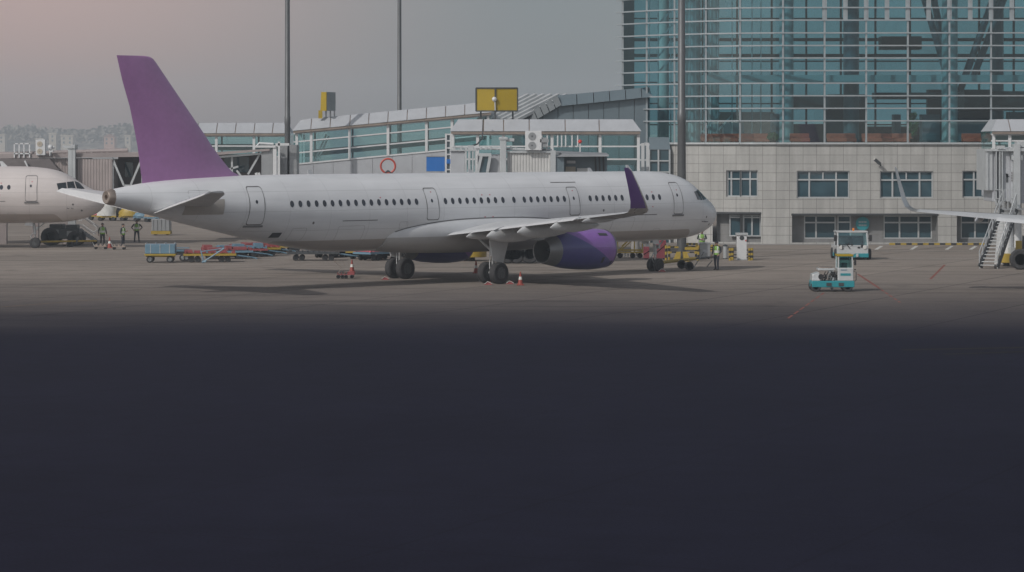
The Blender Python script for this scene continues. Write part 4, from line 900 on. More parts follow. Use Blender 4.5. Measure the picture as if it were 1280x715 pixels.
a = MB(); a.tube([at(320, 184, Y), at(324, 179, Y), at(342, 180, Y)], .09, 6); a.bar(at(320, 216, Y - .5), at(322.5, 223, Y - .5), .2); a.bar(at(323, 216, Y - .5), at(325.5, 223, Y - .5), .2); a.build('handrail', 'white_paint', mj)

# bridge at the right edge with its steel stairs
rj = thing('boarding_bridge', 'white boarding bridge at the far right with open steel service stairs', 'boarding bridge', (X(1270, 168), 168, 0)); Y = 168.0
a = MB(); a.box(X(1240, Y), X(1262, Y), Y - .2, Y + 3, 4.0, Z(187, Y)); a.box(X(1262, Y), X(1400, Y), Y - .4, Y + 3.2, 3.9, Z(184, Y)); a.build('tunnel', 'white_panel', rj, bevel=.03)
a = MB(); a.box(X(1231, Y), X(1234, Y), Y - .4, Y + 3, 4.7, Z(186, Y)); a.box(X(1234.4, Y), X(1239.6, Y), Y - .3, Y + 3.0, 4.7, Z(187, Y)); a.build('bellows', 'light_metal', rj)
a = MB()
for p in (1243, 1247.5, 1250.5): a.box(X(p, Y), X(p + 1.4, Y), Y - .45, Y - .2, 3.8, Z(186, Y))
a.box(X(1230, Y), X(1264, Y), Y - .5, Y - .2, Z(189, Y), Z(186.5, Y)); a.box(X(1264, Y), X(1272, Y), Y - .9, Y - .3, 3.4, Z(180, Y)); a.box(X(1258, Y), X(1290, Y), Y - .8, Y - .3, Z(189, Y), Z(185, Y))
a.box(X(1262, Y), X(1275, Y), Y - .8, Y - .2, Z(200, Y), Z(194, Y)); a.box(X(1244, Y), X(1254, Y), Y - .6, Y, Z(186, Y), Z(182, Y)); a.box(X(1268, Y), X(1285, Y), Y - .7, Y, Z(184, Y), Z(177, Y)); a.build('lift_frame', 'light_metal', rj)
a = MB(); a.box(X(1243, Y), X(1246, Y), Y - .30, Y - .21, 4.2, Z(188, Y)); a.build('door', 'dark_metal', rj)
a = MB(); a.box(X(1256.8, Y), X(1259.5, Y), Y - .222, Y - .202, Z(228, Y), Z(217, Y), 0); a.prism([at(1257, 216, Y - .222), at(1262, 221, Y - .222), at(1258, 222, Y - .222)], (0, .015, 0), 0)
for k in range(4): a.box(X(1262.6, Y), X(1265, Y), Y - .422, Y - .402, Z(217.2 + k * 3.2, Y), Z(215 + k * 3.2, Y), 1)
a.build('bridge_emblem', ['cockpit_glass', 'outline_grey'], rj)
a = MB(); a.box(X(1242, Y), X(1275, Y), Y - 1.9, Y - .3, 3.52, 3.62); a.build('landing', 'grey_metal', rj)
a = MB()
for p in (1243, 1248, 1253, 1258, 1263):
    a.bar((X(p, Y), Y - 1.85, 3.6), (X(p, Y), Y - 1.85, 4.75), .05)
for zz in (4.2, 4.75): a.bar((X(1242.6, Y), Y - 1.85, zz), (X(1263.4, Y), Y - 1.85, zz), .05); a.bar((X(1242.6, Y), Y - 1.85, zz), (X(1242.6, Y), Y - .3, zz), .05)
a.build('handrail', 'light_metal', rj)
sA, sB = gnd(1224.5, 335.5), gnd(1247, 336)
tA, tB = Vector((X(1246, Y), Y - 1.9, 3.55)), Vector((X(1264, Y), Y - 1.9, 3.55))
stt = MB(); stt.bar(sA + Vector((0, 0, .1)), tA, .09, .26); stt.bar(sB + Vector((0, 0, .1)), tB, .09, .26)
for k in range(1, 17):
    f = k / 17; stt.bar(sA.lerp(tA, f), sB.lerp(tB, f), .26, .045, 1)
for f in (.2, .5, .8):
    pass
sw = stt.build('stairs', ['dark_metal', 'light_metal'], rj)
a = MB()
for A_, B_ in ((sA, tA), (sB, tB)):
    for h_ in (.55, 1.0): a.bar(A_ + Vector((-.02, 0, h_)), B_ + Vector((-.02, 0, h_)), .05)
    for k in range(8): f = k / 7; p = A_.lerp(B_, f); a.bar(p, p + Vector((-.02, 0, 1.0)), .05)
a.build('stair_rail', 'light_metal', sw)
for s_ in (sA, sB): wheel(sw, (s_.x + (.15 if s_ is sA else -.15), s_.y, .12), .12, .08, 'x')
a = MB(); a.lathe([(.6, .32), (3.9, .32)], (X(1263, Y), Y + .8, 0), 'z', 16); a.lathe([(.6, .25), (3.9, .25)], (X(1275, Y), Y + .8, 0), 'z', 16); a.hexa([(X(1246, Y), Y + .6, .1), (X(1256, Y), Y + .6, .1), (X(1256, Y), Y + .9, .1), (X(1246, Y), Y + .9, .1), (X(1253, Y), Y + .6, 3.6), (X(1257, Y), Y + .6, 3.6), (X(1257, Y), Y + .9, 3.6), (X(1253, Y), Y + .9, 3.6)]); a.build('support_leg', 'white_paint', rj)
a = MB(); a.box(X(1262, Y), X(1330, Y), Y - .4, Y + 1.6, .75, 1.15); a.box(X(1268, Y), X(1275, Y), Y - .6, Y - .4, .9, 1.6, 1); a.box(X(1276, Y), X(1290, Y), Y - .6, Y - .4, 1.1, 1.9, 2); a.build('drive_bogie', ['light_metal', 'yellow', 'dark_metal'], rj)
wheel(rj, (X(1277, 163), 163.5, .62), .62, .45, 'y'); wheel(rj, (X(1305, 163), 163.5, .62), .62, .45, 'y')
a = MB(); a.lathe([(.22, .45), (.25, .52), (.75, .52), (.78, .45)], (X(1258, 168), 168, 0), 'z', 20)
bu = tag(a.build('bumper_ring', 'yellow', None, smooth=40), 'dirty-yellow round bumper beside the steel stairs on the right', 'bumper')
a = MB(); a.lathe([(0, .2), (.3, .2)], (X(1258, 168), 168, 0), 'z', 12); a.build('foot', 'dark_metal', bu)
wd = walkway('bridge_head', 'white-roofed glazed bridge head at the right picture edge', 'walkway', 190.0, 1239, 1420, 149, 164, 186, 0, [1262, 1286, 1310, 1334, 1358], [1242, 1262, 1310, 1360], [176], 3.9)
for p in (1250, 1330): a = MB(); a.lathe([(0, .3), (3.9, .3)], (X(p, 192), 192, 0), 'z', 14); a.build('column', 'concrete_plain', wd, smooth=40)
# small glazed porch where the link meets the stone wall
ph = thing('glazed_porch', 'small glazed porch with grey sloped roof at the left end of the stone wall', 'porch', (X(823, 209), 209, 0)); Y = 209.0
a = MB(); a.hexa([at(811, 187, Y), at(838, 187, Y), at(838, 187, Y + 4), at(811, 187, Y + 4), at(811, 171.5, Y + .5), at(836, 171.5, Y + .5), at(836, 172, Y + 4), at(811, 172, Y + 4)]); a.build('roof', 'cladding_grey', ph)
a = MB()
for p in (811.5, 823, 837): a.bar(at(p, 187, Y), (X(p, Y), Y, 0), .12)
for py in (201, 215): a.bar(at(811, py, Y), at(838, py, Y), .1)
a.build('frame', 'light_metal', ph)
a = MB(); a.box(X(812, Y), X(837, Y), Y + .1, Y + .2, 0, Z(187, Y)); a.build('glazing', 'window_glass', ph)
a = MB()
for p in (803.5, 809.5): a.bar((X(p, 195), 195, 0), (X(p, 195), 195, Z(179, 195)), .22)
for py in (181, 200): a.bar(at(800, py, 195), at(812, py, 195), .12)
tag(a.build('service_frame', 'white_paint'), 'pair of thin white posts with crossbars beside the glazed bridge head', 'frame')

# ------------------------------------------------------------------ the jets (local frame: nose at x=0, tail at x=-44.5, +y port, ground z=0)
def pchip(xs, ys):
    xs = np.array(xs, float); ys = np.array(ys, float); h = np.diff(xs); d = np.diff(ys) / h; m = np.zeros(len(xs))
    for i in range(1, len(xs) - 1):
        if d[i - 1] * d[i] > 0:
            w1, w2 = 2 * h[i] + h[i - 1], h[i] + 2 * h[i - 1]; m[i] = (w1 + w2) / (w1 / d[i - 1] + w2 / d[i])
    m[0], m[-1] = d[0], d[-1]
    def f(x):
        x = min(max(x, xs[0]), xs[-1]); i = min(int(np.searchsorted(xs, x, 'right')) - 1, len(h) - 1); t = (x - xs[i]) / h[i]
        return float((1 + 2 * t) * (1 - t) ** 2 * ys[i] + t * (1 - t) ** 2 * h[i] * m[i] + t * t * (3 - 2 * t) * ys[i + 1] + t * t * (t - 1) * h[i] * m[i + 1])
    return f
ST = [(0, .02, 3.37, 3.31), (.05, .22, 3.56, 3.10), (.15, .40, 3.70, 2.93), (.4, .68, 3.95, 2.66), (.8, .95, 4.22, 2.42), (1.3, 1.20, 4.48, 2.22), (1.8, 1.40, 4.78, 2.08), (2.4, 1.58, 5.18, 1.97),
      (3.0, 1.72, 5.50, 1.90), (3.8, 1.85, 5.74, 1.85), (4.8, 1.94, 5.88, 1.82), (6, 1.975, 5.95, 1.81), (28, 1.975, 5.95, 1.81), (30, 1.975, 5.95, 1.83), (32, 1.95, 5.95, 2.0), (34, 1.88, 5.94, 2.30),
      (36, 1.74, 5.92, 2.68), (38, 1.52, 5.87, 3.10), (40, 1.22, 5.78, 3.53), (42, .86, 5.63, 3.98), (43.5, .56, 5.42, 4.32), (44.3, .42, 5.29, 4.50)]
fw, ft, fb = (pchip([s[0] for s in ST], [s[k] for s in ST]) for k in (1, 2, 3))
def surf(s, z, side=-1, off=0.0):
    hw, t_, b_ = fw(s), ft(s), fb(s); zc = (t_ + b_) / 2; hh = (t_ - b_) / 2; q = max(-1, min(1, (z - zc) / hh))
    y = hw * math.sqrt(max(0, 1 - q * q)); n = Vector((0, y / hw ** 2, (z - zc) / hh ** 2)).normalized()
    return Vector((-s, side * (y + off * n.y), z + off * n.z))
def rrect(s0, s1, z0, z1, r, lean=0.0, k=4):
    pts = []
    for cx_, cz_, a0 in ((s1 - r, z1 - r, 0), (s0 + r, z1 - r, 90), (s0 + r, z0 + r, 180), (s1 - r, z0 + r, 270)):
        for i in range(k + 1):
            a = R(a0 + 90 * i / k); pts.append((cx_ + r * math.cos(a), cz_ + r * math.sin(a)))
    # subdivide the long sides so that they follow the skin
    out_ = []
    for a, b in zip(pts, pts[1:] + pts[:1]):
        n_ = max(1, int(math.hypot(b[0] - a[0], b[1] - a[1]) / .22)); out_ += [(a[0] + (b[0] - a[0]) * i / n_, a[1] + (b[1] - a[1]) * i / n_) for i in range(n_)]
    return out_
def skin_strip(mb, pts, w_, off, side, m=0, closed=True):
    cx_ = sum(p[0] for p in pts) / len(pts); cz_ = sum(p[1] for p in pts) / len(pts)
    A, B = [], []
    for s, z in pts:
        d = math.hypot(s - cx_, z - cz_); k = (d - w_) / d
        A.append(surf(s, z, side, off)); B.append(surf(cx_ + (s - cx_) * k, cz_ + (z - cz_) * k, side, off))
    mb.loft([A, B], m, False, False, closed)
def skin_fill(mb, s0, s1, z0, z1, off, side, m=0, ns=4, nz=9, lean=0):
    P = [[surf(s0 + (s1 - s0) * i / ns + lean * (z0 + (z1 - z0) * j / nz - z0), z0 + (z1 - z0) * j / nz, side, off) for i in range(ns + 1)] for j in range(nz + 1)]
    mb.loft(P, m, False, False, closed=False)
def oval(mb, s, z, a, b, off, side, m=0, n=12):
    pts = [surf(s + a * math.cos(2 * math.pi * i / n), z + b * math.sin(2 * math.pi * i / n), side, off) for i in range(n)]
    mb.add(pts, [tuple(range(n))], m)
def airfoil(x_le, x_te, y, z, th, n=9, twist=0.0, axis='z', camber=.02):
    """closed loop of points in the chord plane; x_le > x_te (forward positive)"""
    c = x_le - x_te; pts = []
    def prof(u): return 5 * th * (.2969 * math.sqrt(u) - .126 * u - .3516 * u * u + .2843 * u ** 3 - .1015 * u ** 4)
    us = [(1 - math.cos(math.pi * i / n)) / 2 for i in range(n + 1)]
    for u in us[::-1]: pts.append((u, prof(u) + camber * 4 * u * (1 - u)))
    for u in us[1:-1]: pts.append((u, -prof(u) + camber * 4 * u * (1 - u)))
    res = []
    for u, t_ in pts:
        if axis == 'z': res.append((x_le - u * c, y, z + t_ * c + twist * (1 - u)))
        else: res.append((x_le - u * c, y + t_ * c, z))
    return res
def wheel_local(parent, c, r, w_): return wheel(parent, c, r, w_, 'y', ('rubber', 'rim_metal'), 'wheel', False)

WIN = [34.33 - .533 * k for k in range(17)] + [23.70 - .533 * k for k in range(8)] + [19.40, 18.56] + [17.76 - .525 * k for k in range(7)] + [12.53 - .525 * k for k in range(6)] + [8.34 - .53 * k for k in range(4)]
def make_jet(label, group=None):
    J = thing('airplane', label, 'airplane')
    B = lambda mb, name, mats, par=None, sm=40: mb.build(name, mats, par or J, smooth=sm, world=False)
    # fuselage
    ss = [0, .02, .05, .1, .18, .28, .4, .55, .7, .9, 1.1, 1.35, 1.6, 1.9, 2.2, 2.6, 3, 3.4, 3.9, 4.4, 5, 5.7, 6.5] + list(np.arange(8, 28.1, 2)) + list(np.arange(29, 44.4, .75)) + [44.3]
    rings = []; n = 56
    for s in ss:
        hw, t_, b_ = fw(s), ft(s), fb(s); zc, hh = (t_ + b_) / 2, (t_ - b_) / 2
        rings.append([(-s, hw * math.cos(2 * math.pi * k / n), zc + hh * math.sin(2 * math.pi * k / n)) for k in range(n)])
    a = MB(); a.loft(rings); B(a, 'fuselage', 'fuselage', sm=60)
    # tail exhaust
    a = MB(); a.lathe([(-44.2, .40), (-44.3, .415), (-44.6, .34), (-44.64, .30), (-44.62, .13), (-44.5, .11), (-44.2, .10)], (0, 0, 4.9), 'x', 24); B(a, 'tail_exhaust', 'exhaust_brown')
    # cabin windows: starboard side, the side the photograph shows
    for s in WIN:
        a = MB(); oval(a, s, 4.45, .125, .175, .008, -1); a.build('cabin_window', 'cabin_glass', J, world=False, recalc=True)
    # doors
    for (s0, s1, z0, z1, lean) in ((4.72, 5.58, 3.42, 5.30, .0), (13.40, 14.25, 3.50, 5.12, 0), (24.2, 25.1, 3.44, 5.18, 0), (36.0, 36.95, 3.40, 5.38, 0)):
        d = MB(); skin_fill(d, s0 + .03, s1 - .03, z0 + .03, z1 - .03, .006, -1)
        D = B(d, 'cabin_door', 'fuselage')
        e = MB(); skin_strip(e, rrect(s0, s1, z0, z1, .14), .048, .011, -1); B(e, 'door_seal', 'outline_grey', D)
        e = MB(); oval(e, (s0 + s1) / 2 + .03, z0 + (z1 - z0) * .60, .075, .10, .012, -1); B(e, 'door_window', 'cabin_glass', D)
        if s0 < 10 or s0 > 30:
            e = MB(); e.bar(surf(s0 - .06, z0 - .06, -1, .02), surf(s1 + .06, z0 - .06, -1, .02), .05, .10); B(e, 'door_sill', 'outline_grey', D)
    # small red service marks, access panels, drain hatch
    a = MB()
    for s, z in ((20.9, 4.75), (20.3, 4.75), (20.8, 3.55), (20.2, 3.55), (8.2, 4.75), (7.3, 4.75), (7.9, 3.9), (7.4, 3.9), (24.6, 4.95), (13.8, 4.9), (5.1, 4.85), (28.3, 4.7)): a = MB(); oval(a, s, z, .05, .03, .008, -1, n=8); B(a, 'service_mark', 'sticker_red', sm=0)
    a = MB(); skin_fill(a, 34.6, 35.15, 2.72, 2.98, .01, -1); B(a, 'drain_hatch', 'dark_metal')
    a = MB()
    for s0, s1, z in ((28.6, 31.0, 3.50), (13.2, 15.2, 5.35), (7.0, 9.3, 3.42)): 
        pts = [surf(s0 + (s1 - s0) * i / 6, z, -1, .007) for i in range(7)]; pts2 = [surf(s0 + (s1 - s0) * i / 6, z + .04, -1, .007) for i in range(7)]; a.loft([pts, pts2], 0, False, False, closed=False); B(a, 'access_panel', 'outline_grey', sm=0); a = MB()
    for s, z in ((11.5, 3.75), (7.85, 3.72), (32.9, 3.45), (2.2, 3.2), (1.6, 2.75)): a = MB(); oval(a, s, z, .07, .07, .007, -1); B(a, 'service_port', 'outline_grey', sm=0)
    for s0, s1, z0, z1 in ((8.8, 10.6, 2.1, 3.3), (29.4, 31.2, 2.15, 3.25), (33.2, 34.1, 2.55, 3.2), (6.3, 6.9, 2.2, 2.6), (39.2, 40.4, 4.75, 5.2), (26.4, 27.0, 3.0, 3.4)):
        a = MB(); skin_strip(a, rrect(s0, s1, z0, z1, .1), .02, .005, -1); B(a, 'hatch_outline', 'wing_under', sm=0)
    for s in (10.5, 20.0, 31.5):
        a = MB(); z_ = ft(s); a.hexa([(-s - .25, -.02, z_ - .02), (-s + .15, -.02, z_ - .02), (-s + .15, .02, z_ - .02), (-s - .25, .02, z_ - .02), (-s - .28, -.008, z_ + .22), (-s - .08, -.008, z_ + .22), (-s - .08, .008, z_ + .22), (-s - .28, .008, z_ + .22)]); B(a, 'antenna', 'wing_grey', sm=0)
    # cockpit windows
    for side in (-1, 1):
        for P in (((2.62, 4.22), (3.22, 4.25), (3.36, 4.72), (2.72, 4.80)), ((1.98, 4.24), (2.55, 4.22), (2.66, 4.82), (2.22, 4.86)), ((1.42, 4.33), (1.92, 4.26), (2.16, 4.87), (1.86, 4.76))):
            a = MB(); rows = []
            for j in range(5):
                v = j / 4; row = []
                for i in range(5):
                    u_ = i / 4; s = (P[0][0] * (1 - u_) + P[1][0] * u_) * (1 - v) + (P[3][0] * (1 - u_) + P[2][0] * u_) * v
                    z = (P[0][1] * (1 - u_) + P[1][1] * u_) * (1 - v) + (P[3][1] * (1 - u_) + P[2][1] * u_) * v
                    zmx = ft(s) - .02; row.append(surf(s, min(z, zmx), side, .012))
                rows.append(row)
            a.loft(rows, 0, False, False, closed=False); B(a, 'cockpit_window', 'cockpit_glass')
    # nose lamps and antennas
    a = MB(); a.hexa([(-7.5, -.03, 5.9), (-7.0, -.03, 5.9), (-7.0, .03, 5.9), (-7.5, .03, 5.9), (-7.62, -.012, 6.32), (-7.42, -.012, 6.32), (-7.42, .012, 6.32), (-7.62, .012, 6.32)]); B(a, 'antenna', 'wing_grey', sm=0)
    a = MB()
    for s in (2.3, 2.6): p = surf(s, 2.95, -1, 0); a = MB(); a.tube([p, p + Vector((-.02, -.10, -.03)), p + Vector((.16, -.12, -.03))], .02, 6); B(a, 'probe', 'dark_metal')
    # belly fairing
    rings = []
    for i in range(37):
        u_ = i / 36; s = 12.2 + (27.6 - 12.2) * u_; b_ = max(0, 1 - abs(2 * u_ - 1) ** 2.6); n = 40
        hw = 1.55 + .60 * b_ ** .55; zc, zl = 2.72 + .12 * b_, 2.72 - (.82 + .34 * b_ ** .6); zh = 2.72 + .25 + 1.05 * b_ ** .7
        ring = []
        for k in range(n):
            a_ = 2 * math.pi * k / n; cs, sn = math.cos(a_), math.sin(a_); p_ = .8
            ring.append((-s, hw * math.copysign(abs(cs) ** p_, cs), zc + (zh - zc if sn > 0 else zc - zl) * math.copysign(abs(sn) ** p_, sn)))
        rings.append(ring)
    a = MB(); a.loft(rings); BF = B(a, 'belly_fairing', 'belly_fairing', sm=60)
    seam = []                                    # the sealed joint where the fairing meets the skin
    for ring in rings[2:-1]:
        s = -ring[0][0]; best = None
        for (p, q) in zip(ring[20:31], ring[21:32]) if False else [(ring[k], ring[k - 1]) for k in range(10, 0, -1)]:
            f = lambda r_: r_[1] - surf(s, r_[2], 1)[1]
            if f(p) < 0 <= f(q):
                t_ = f(p) / (f(p) - f(q)); best = (p[2] + (q[2] - p[2]) * t_); break
        if best: seam.append(surf(s, best, -1, .012))
    if len(seam) > 3: a = MB(); a.tube(seam, .028, 5); B(a, 'fairing_seam', 'outline_grey', BF)
    # fin
    FIN = [(5.35, 36.3, 42.42), (5.95, 36.35, 42.48), (6.1, 36.75, 42.52), (6.35, 37.05, 42.55), (6.8, 37.5, 42.62), (7.4, 38.05, 42.72), (8.2, 38.7, 42.9), (9.4, 39.72, 43.2), (10.6, 40.74, 43.62), (11.3, 41.33, 43.82), (11.6, 41.58, 43.90), (11.78, 41.76, 43.95), (11.88, 41.95, 43.98), (11.92, 42.25, 43.99)]
    rings = [airfoil(-le, -te, 0, z, .095 if z > 7 else .08, 9, axis='y', camber=0) for z, le, te in FIN]
    a = MB(); a.loft(rings); F = B(a, 'tail_fin', 'purple_tail', sm=50)
    # tailplane
    for side in (-1, 1):
        rings = []; elev = []
        for k in range(7):
            f = k / 6; lat = .55 + f * 5.65; le = 38.55 + f * 3.35; te = 42.15 + f * 1.15; z = 4.42 + f * .80
            if k == 6: le += .25
            rings.append(airfoil(-le, -(te - .30 * (te - le)), side * lat, z, .12, 9, camber=0))
            hx = te - .31 * (te - le); ch = te - hx
            if k == 6: ch *= .97
            elev.append([(-hx, side * lat, z + .055), (-hx, side * lat, z - .055), (-hx - ch, side * lat, z - .30 * ch - .015), (-hx - ch, side * lat, z - .30 * ch + .015)])
        a = MB(); a.loft(rings); T_ = B(a, 'tailplane', ['wing_grey'], sm=50)
        a = MB(); a.loft(elev); B(a, 'elevator', 'elevator_white', T_, sm=20)
        a = MB(); skin_fill(a, 38.4, 40.6, 3.98, 4.75, .01, side); B(a, 'root_plate', 'fairing_tan', T_)
    # wings
    def le(l): return 16.24 + (l - 1.9) * .52
    def te(l): return 23.55 + (l - 1.9) * .07 if l < 6.4 else 23.865 + (l - 6.4) * .17
    def wz(l): return 2.62 + (l - 1.9) * .096
    for side in (-1, 1):
        rings = []
        for l in (1.0, 1.9, 3.0, 4.5, 6.4, 8.5, 10.5, 12.5, 14.5, 16.2, 17.2): 
            c = te(l) - le(l); rings.append(airfoil(-le(l), -te(l), side * l, wz(l), (.125 if l < 6.4 else .105) , 10, twist=.22 * (1 - l / 17.2)))
        a = MB(); nn_ = len(rings[0])
        a.loft(rings, mfun=lambda i, k: 1 if k >= 10 else 0); W_ = B(a, 'wing', ['wing_grey', 'wing_under'], sm=45)
        # leading-edge slats: bare metal strip
        a = MB(); A_, B_ = [], []
        for l in (2.6, 6.4, 10.5, 14.5, 17.1):
            r_ = airfoil(-le(l), -te(l), side * l, wz(l), (.13 if l < 6.4 else .11), 10, twist=.22 * (1 - l / 17.2)); A_.append([(x, y, z + .006) for x, y, z in (r_[7], r_[8], r_[9])] + [(r_[10][0] + .012, r_[10][1], r_[10][2])] + [(x, y, z - .006) for x, y, z in (r_[11], r_[12])])
        a.loft(A_, 0, False, False, closed=False); B(a, 'slat', 'leading_metal', W_)
        # flaps a little drooped, in panels with gaps
        for l0, l1 in ((2.3, 4.2), (4.25, 6.3), (6.5, 8.8), (8.85, 11.6), (11.7, 13.2)):
            rr_ = []
            for l in (l0, (l0 + l1) / 2, l1):
                ch = .85 if l < 6.4 else .62
                rr_.append(airfoil(-(te(l) - ch * .55), -(te(l) + ch * .45), side * l, wz(l) - .05, .12, 7, twist=.16))
            a = MB(); a.loft(rr_); B(a, 'flap', 'white_paint', W_, sm=45)
        # flap track fairings
        for l, k in ((4.2, .9), (6.15, 1.5), (8.9, 1.4), (11.75, 1.2), (14.2, .55)):
            T0 = te(l); rings = []
            for u_, r_ in ((-2.6, .02), (-2.2, .12), (-1.5, .2), (-.8, .23), (-.1, .20), (.35, .12), (.62, .02)):
                rings.append([(-(T0 + u_ * (.45 + .55 * k)), side * l + r_ * k * .75 * math.cos(q * .6283), wz(l) - .19 * k - .12 * max(0, u_) + r_ * k * 1.3 * math.sin(q * .6283)) for q in range(10)])
            a = MB(); a.loft(rings); B(a, 'flap_track_fairing', 'wing_grey', W_, sm=60)
        # blended winglet
        rings = []
        for lat, z, a_, b_ in ((17.15, wz(17.15), le(17.15), te(17.15)), (17.5, wz(17.2) + .06, 24.35, 25.78), (17.75, wz(17.2) + .26, 24.6, 25.86), (17.88, wz(17.2) + .62, 24.9, 25.98), (18.0, wz(17.2) + 1.4, 25.5, 26.3), (18.08, wz(17.2) + 2.1, 26.05, 26.6), (18.1, wz(17.2) + 2.28, 26.35, 26.66)):
            flat = .5
            r_ = airfoil(-a_, -b_, side * lat, z, .09, 8, axis='z' if z < wz(17.2) + .1 else 'y', camber=0)
            if z >= wz(17.2) + .1 and side < 0: r_ = [(x, 2 * side * lat - y, zz) for x, y, zz in r_]
            if z >= wz(17.2) + .1: r_ = [(x, 2 * side * lat - y, zz) for x, y, zz in r_]
            rings.append(r_)
        a = MB(); a.loft(rings, mfun=lambda i, k: 1 if (i < 2 or k in (5, 6, 7, 8, 9)) else 0); B(a, 'winglet', ['purple', 'leading_metal'], W_, sm=50)
        # engine
        ey, ez = side * 5.75, 1.78
        a = MB(); a.lathe([(-15.42, .93), (-15.34, 1.0), (-15.5, 1.055), (-15.95, 1.10), (-16.6, 1.13), (-17.5, 1.10), (-18.6, 1.0), (-19.4, .84)], (0, ey, ez), 'x', 40, cap=False); E_ = B(a, 'engine', 'nacelle', sm=60)
        a = MB(); a.lathe([(-15.75, .86), (-15.42, .90), (-15.31, .965), (-15.33, 1.02), (-15.46, 1.06)], (0, ey, ez), 'x', 40, cap=False); B(a, 'inlet_lip', 'engine_metal', E_, sm=60)
        a = MB(); a.lathe([(-19.38, .845), (-19.6, .80), (-19.95, .73), (-20.2, .67), (-20.18, .63), (-19.5, .66), (-18.8, .68)], (0, ey, ez), 'x', 36, cap=False); B(a, 'exhaust_nozzle', 'engine_metal', E_, sm=60)
        a = MB(); a.lathe([(-15.75, .88), (-16.2, .87), (-16.2, .2), (-15.8, .02)], (0, ey, ez), 'x', 36, cap=False); a.lathe([(-18.6, .72), (-18.6, .35), (-19.3, .25), (-19.8, .03)], (0, ey, ez), 'x', 24, cap=False); B(a, 'fan', 'black', E_, sm=50)
        a = MB(); a.loft([[(-16.2, ey - .16, 2.72), (-16.2, ey + .16, 2.72), (-16.2, ey + .06, 2.88), (-16.2, ey - .06, 2.88)],
                          [(-18.3, ey - .24, 2.45), (-18.3, ey + .24, 2.45), (-18.3, ey + .2, 3.12), (-18.3, ey - .2, 3.12)],
                          [(-20.6, ey - .2, 2.35), (-20.6, ey + .2, 2.35), (-20.6, ey + .2, 3.0), (-20.6, ey - .2, 3.0)],
                          [(-22.2, ey - .05, 2.55), (-22.2, ey + .05, 2.55), (-22.2, ey + .05, 2.9), (-22.2, ey - .05, 2.9)]]); B(a, 'pylon', 'wing_under', E_, sm=30)
        a = MB(); a.lathe([(0, .11), (.012, .11)], (-20.2, ey + side * .215, 2.68), 'y', 14); B(a, 'pylon_panel', 'white_paint', E_)
        a = MB()                                 # cowl latch line, vent and strake
        for (s0, s1, ang) in ((15.9, 18.6, -8),):
            pts = []
            for i in range(12):
                s = s0 + (s1 - s0) * i / 11; rr_ = np.interp(s, [15.34, 15.5, 15.95, 16.6, 17.5, 18.6, 19.4], [1.0, 1.055, 1.10, 1.13, 1.10, 1.0, .84]) + .006
                pts.append((-s, ey + side * rr_ * math.cos(R(ang + 30 * .0)), ez + rr_ * math.sin(R(ang + 14))))
            a.tube(pts, .014, 5)
        def on(s, ang, off=.012):
            rr_ = float(np.interp(s, [15.34, 15.5, 15.95, 16.6, 17.5, 18.6, 19.4], [1.0, 1.055, 1.10, 1.13, 1.10, 1.0, .84])) + off
            return (-s, ey + side * rr_ * math.cos(R(ang)), ez + rr_ * math.sin(R(ang)))
        for s0, s1, q0, q1 in ((15.9, 16.6, 42, 52), (16.35, 16.55, -40, -22), (15.6, 15.72, -50, -36)):
            a.loft([[on(s0 + (s1 - s0) * i / 4, q) for i in range(5)] for q in (q0, (q0 + q1) / 2, q1)], 1, False, False, closed=False)
        B(a, 'cowl_vent', ['nacelle', 'dark_metal'], E_, sm=0)
        # main gear
        gy = side * 3.79
        a = MB(); a.tube([(-21.95, gy, 2.75), (-21.95, gy, 1.5)], .17, 12); a.tube([(-21.95, gy, 1.5), (-21.95, gy, .58)], .10, 12, 1); a.tube([(-21.95, gy - .62, .58), (-21.95, gy + .62, .58)], .09, 10)
        a.tube([(-21.95, gy, 1.7), (-21.9, gy - side * 1.5, 2.6)], .07, 8); a.tube([(-21.7, gy, .75), (-21.55, gy, 1.15), (-21.75, gy, 1.55)], .045, 6); a.tube([(-22.1, gy + .1, .8), (-22.1, gy + .1, 2.4)], .025, 6)
        G = B(a, 'landing_gear', ['white_paint', 'steel'])
        a = MB(); a.hexa([(-21.55, gy + side * .38, 1.08), (-22.3, gy + side * .38, 1.25), (-22.3, gy + side * .34, 1.25), (-21.55, gy + side * .34, 1.08), (-21.1, gy + side * .52, 2.75), (-22.75, gy + side * .52, 2.75), (-22.75, gy + side * .48, 2.75), (-21.1, gy + side * .48, 2.75)]); B(a, 'gear_door', 'white_paint', G, sm=0)
        for q in (-.46, .46): wheel_local(G, (-21.95, gy + q, .585), .585, .42)
    # nose gear
    a = MB(); a.tube([(-5.2, 0, 2.1), (-5.07, 0, 1.0)], .10, 12); a.tube([(-5.07, 0, 1.0), (-5.07, 0, .38)], .07, 10, 1); a.tube([(-5.07, -.32, .38), (-5.07, .32, .38)], .06, 8); a.tube([(-4.2, 0, 2.0), (-5.05, 0, 1.25)], .045, 8); a.box(-4.98, -4.86, -.2, .2, 1.35, 1.55); a.tube([(-5.2, .0, .5), (-5.4, 0, .85), (-5.2, 0, 1.1)], .035, 6)
    G = B(a, 'landing_gear', ['light_metal', 'steel'])
    for q in (-.27, .27): wheel_local(G, (-5.07, q, .38), .38, .24)
    for side in (-1, 1):
        a = MB(); a.hexa([(-5.2, side * .46, 1.60), (-5.75, side * .46, 1.66), (-5.75, side * .44, 1.66), (-5.2, side * .44, 1.60), (-5.2, side * .40, 1.92), (-5.75, side * .40, 1.92), (-5.75, side * .38, 1.92), (-5.2, side * .38, 1.92)]); B(a, 'gear_door', 'white_paint', G, sm=0)
    return J
jet = make_jet('large white jet with purple tail fin, engines and upturned purple winglet, filling the middle', 'parked jets')
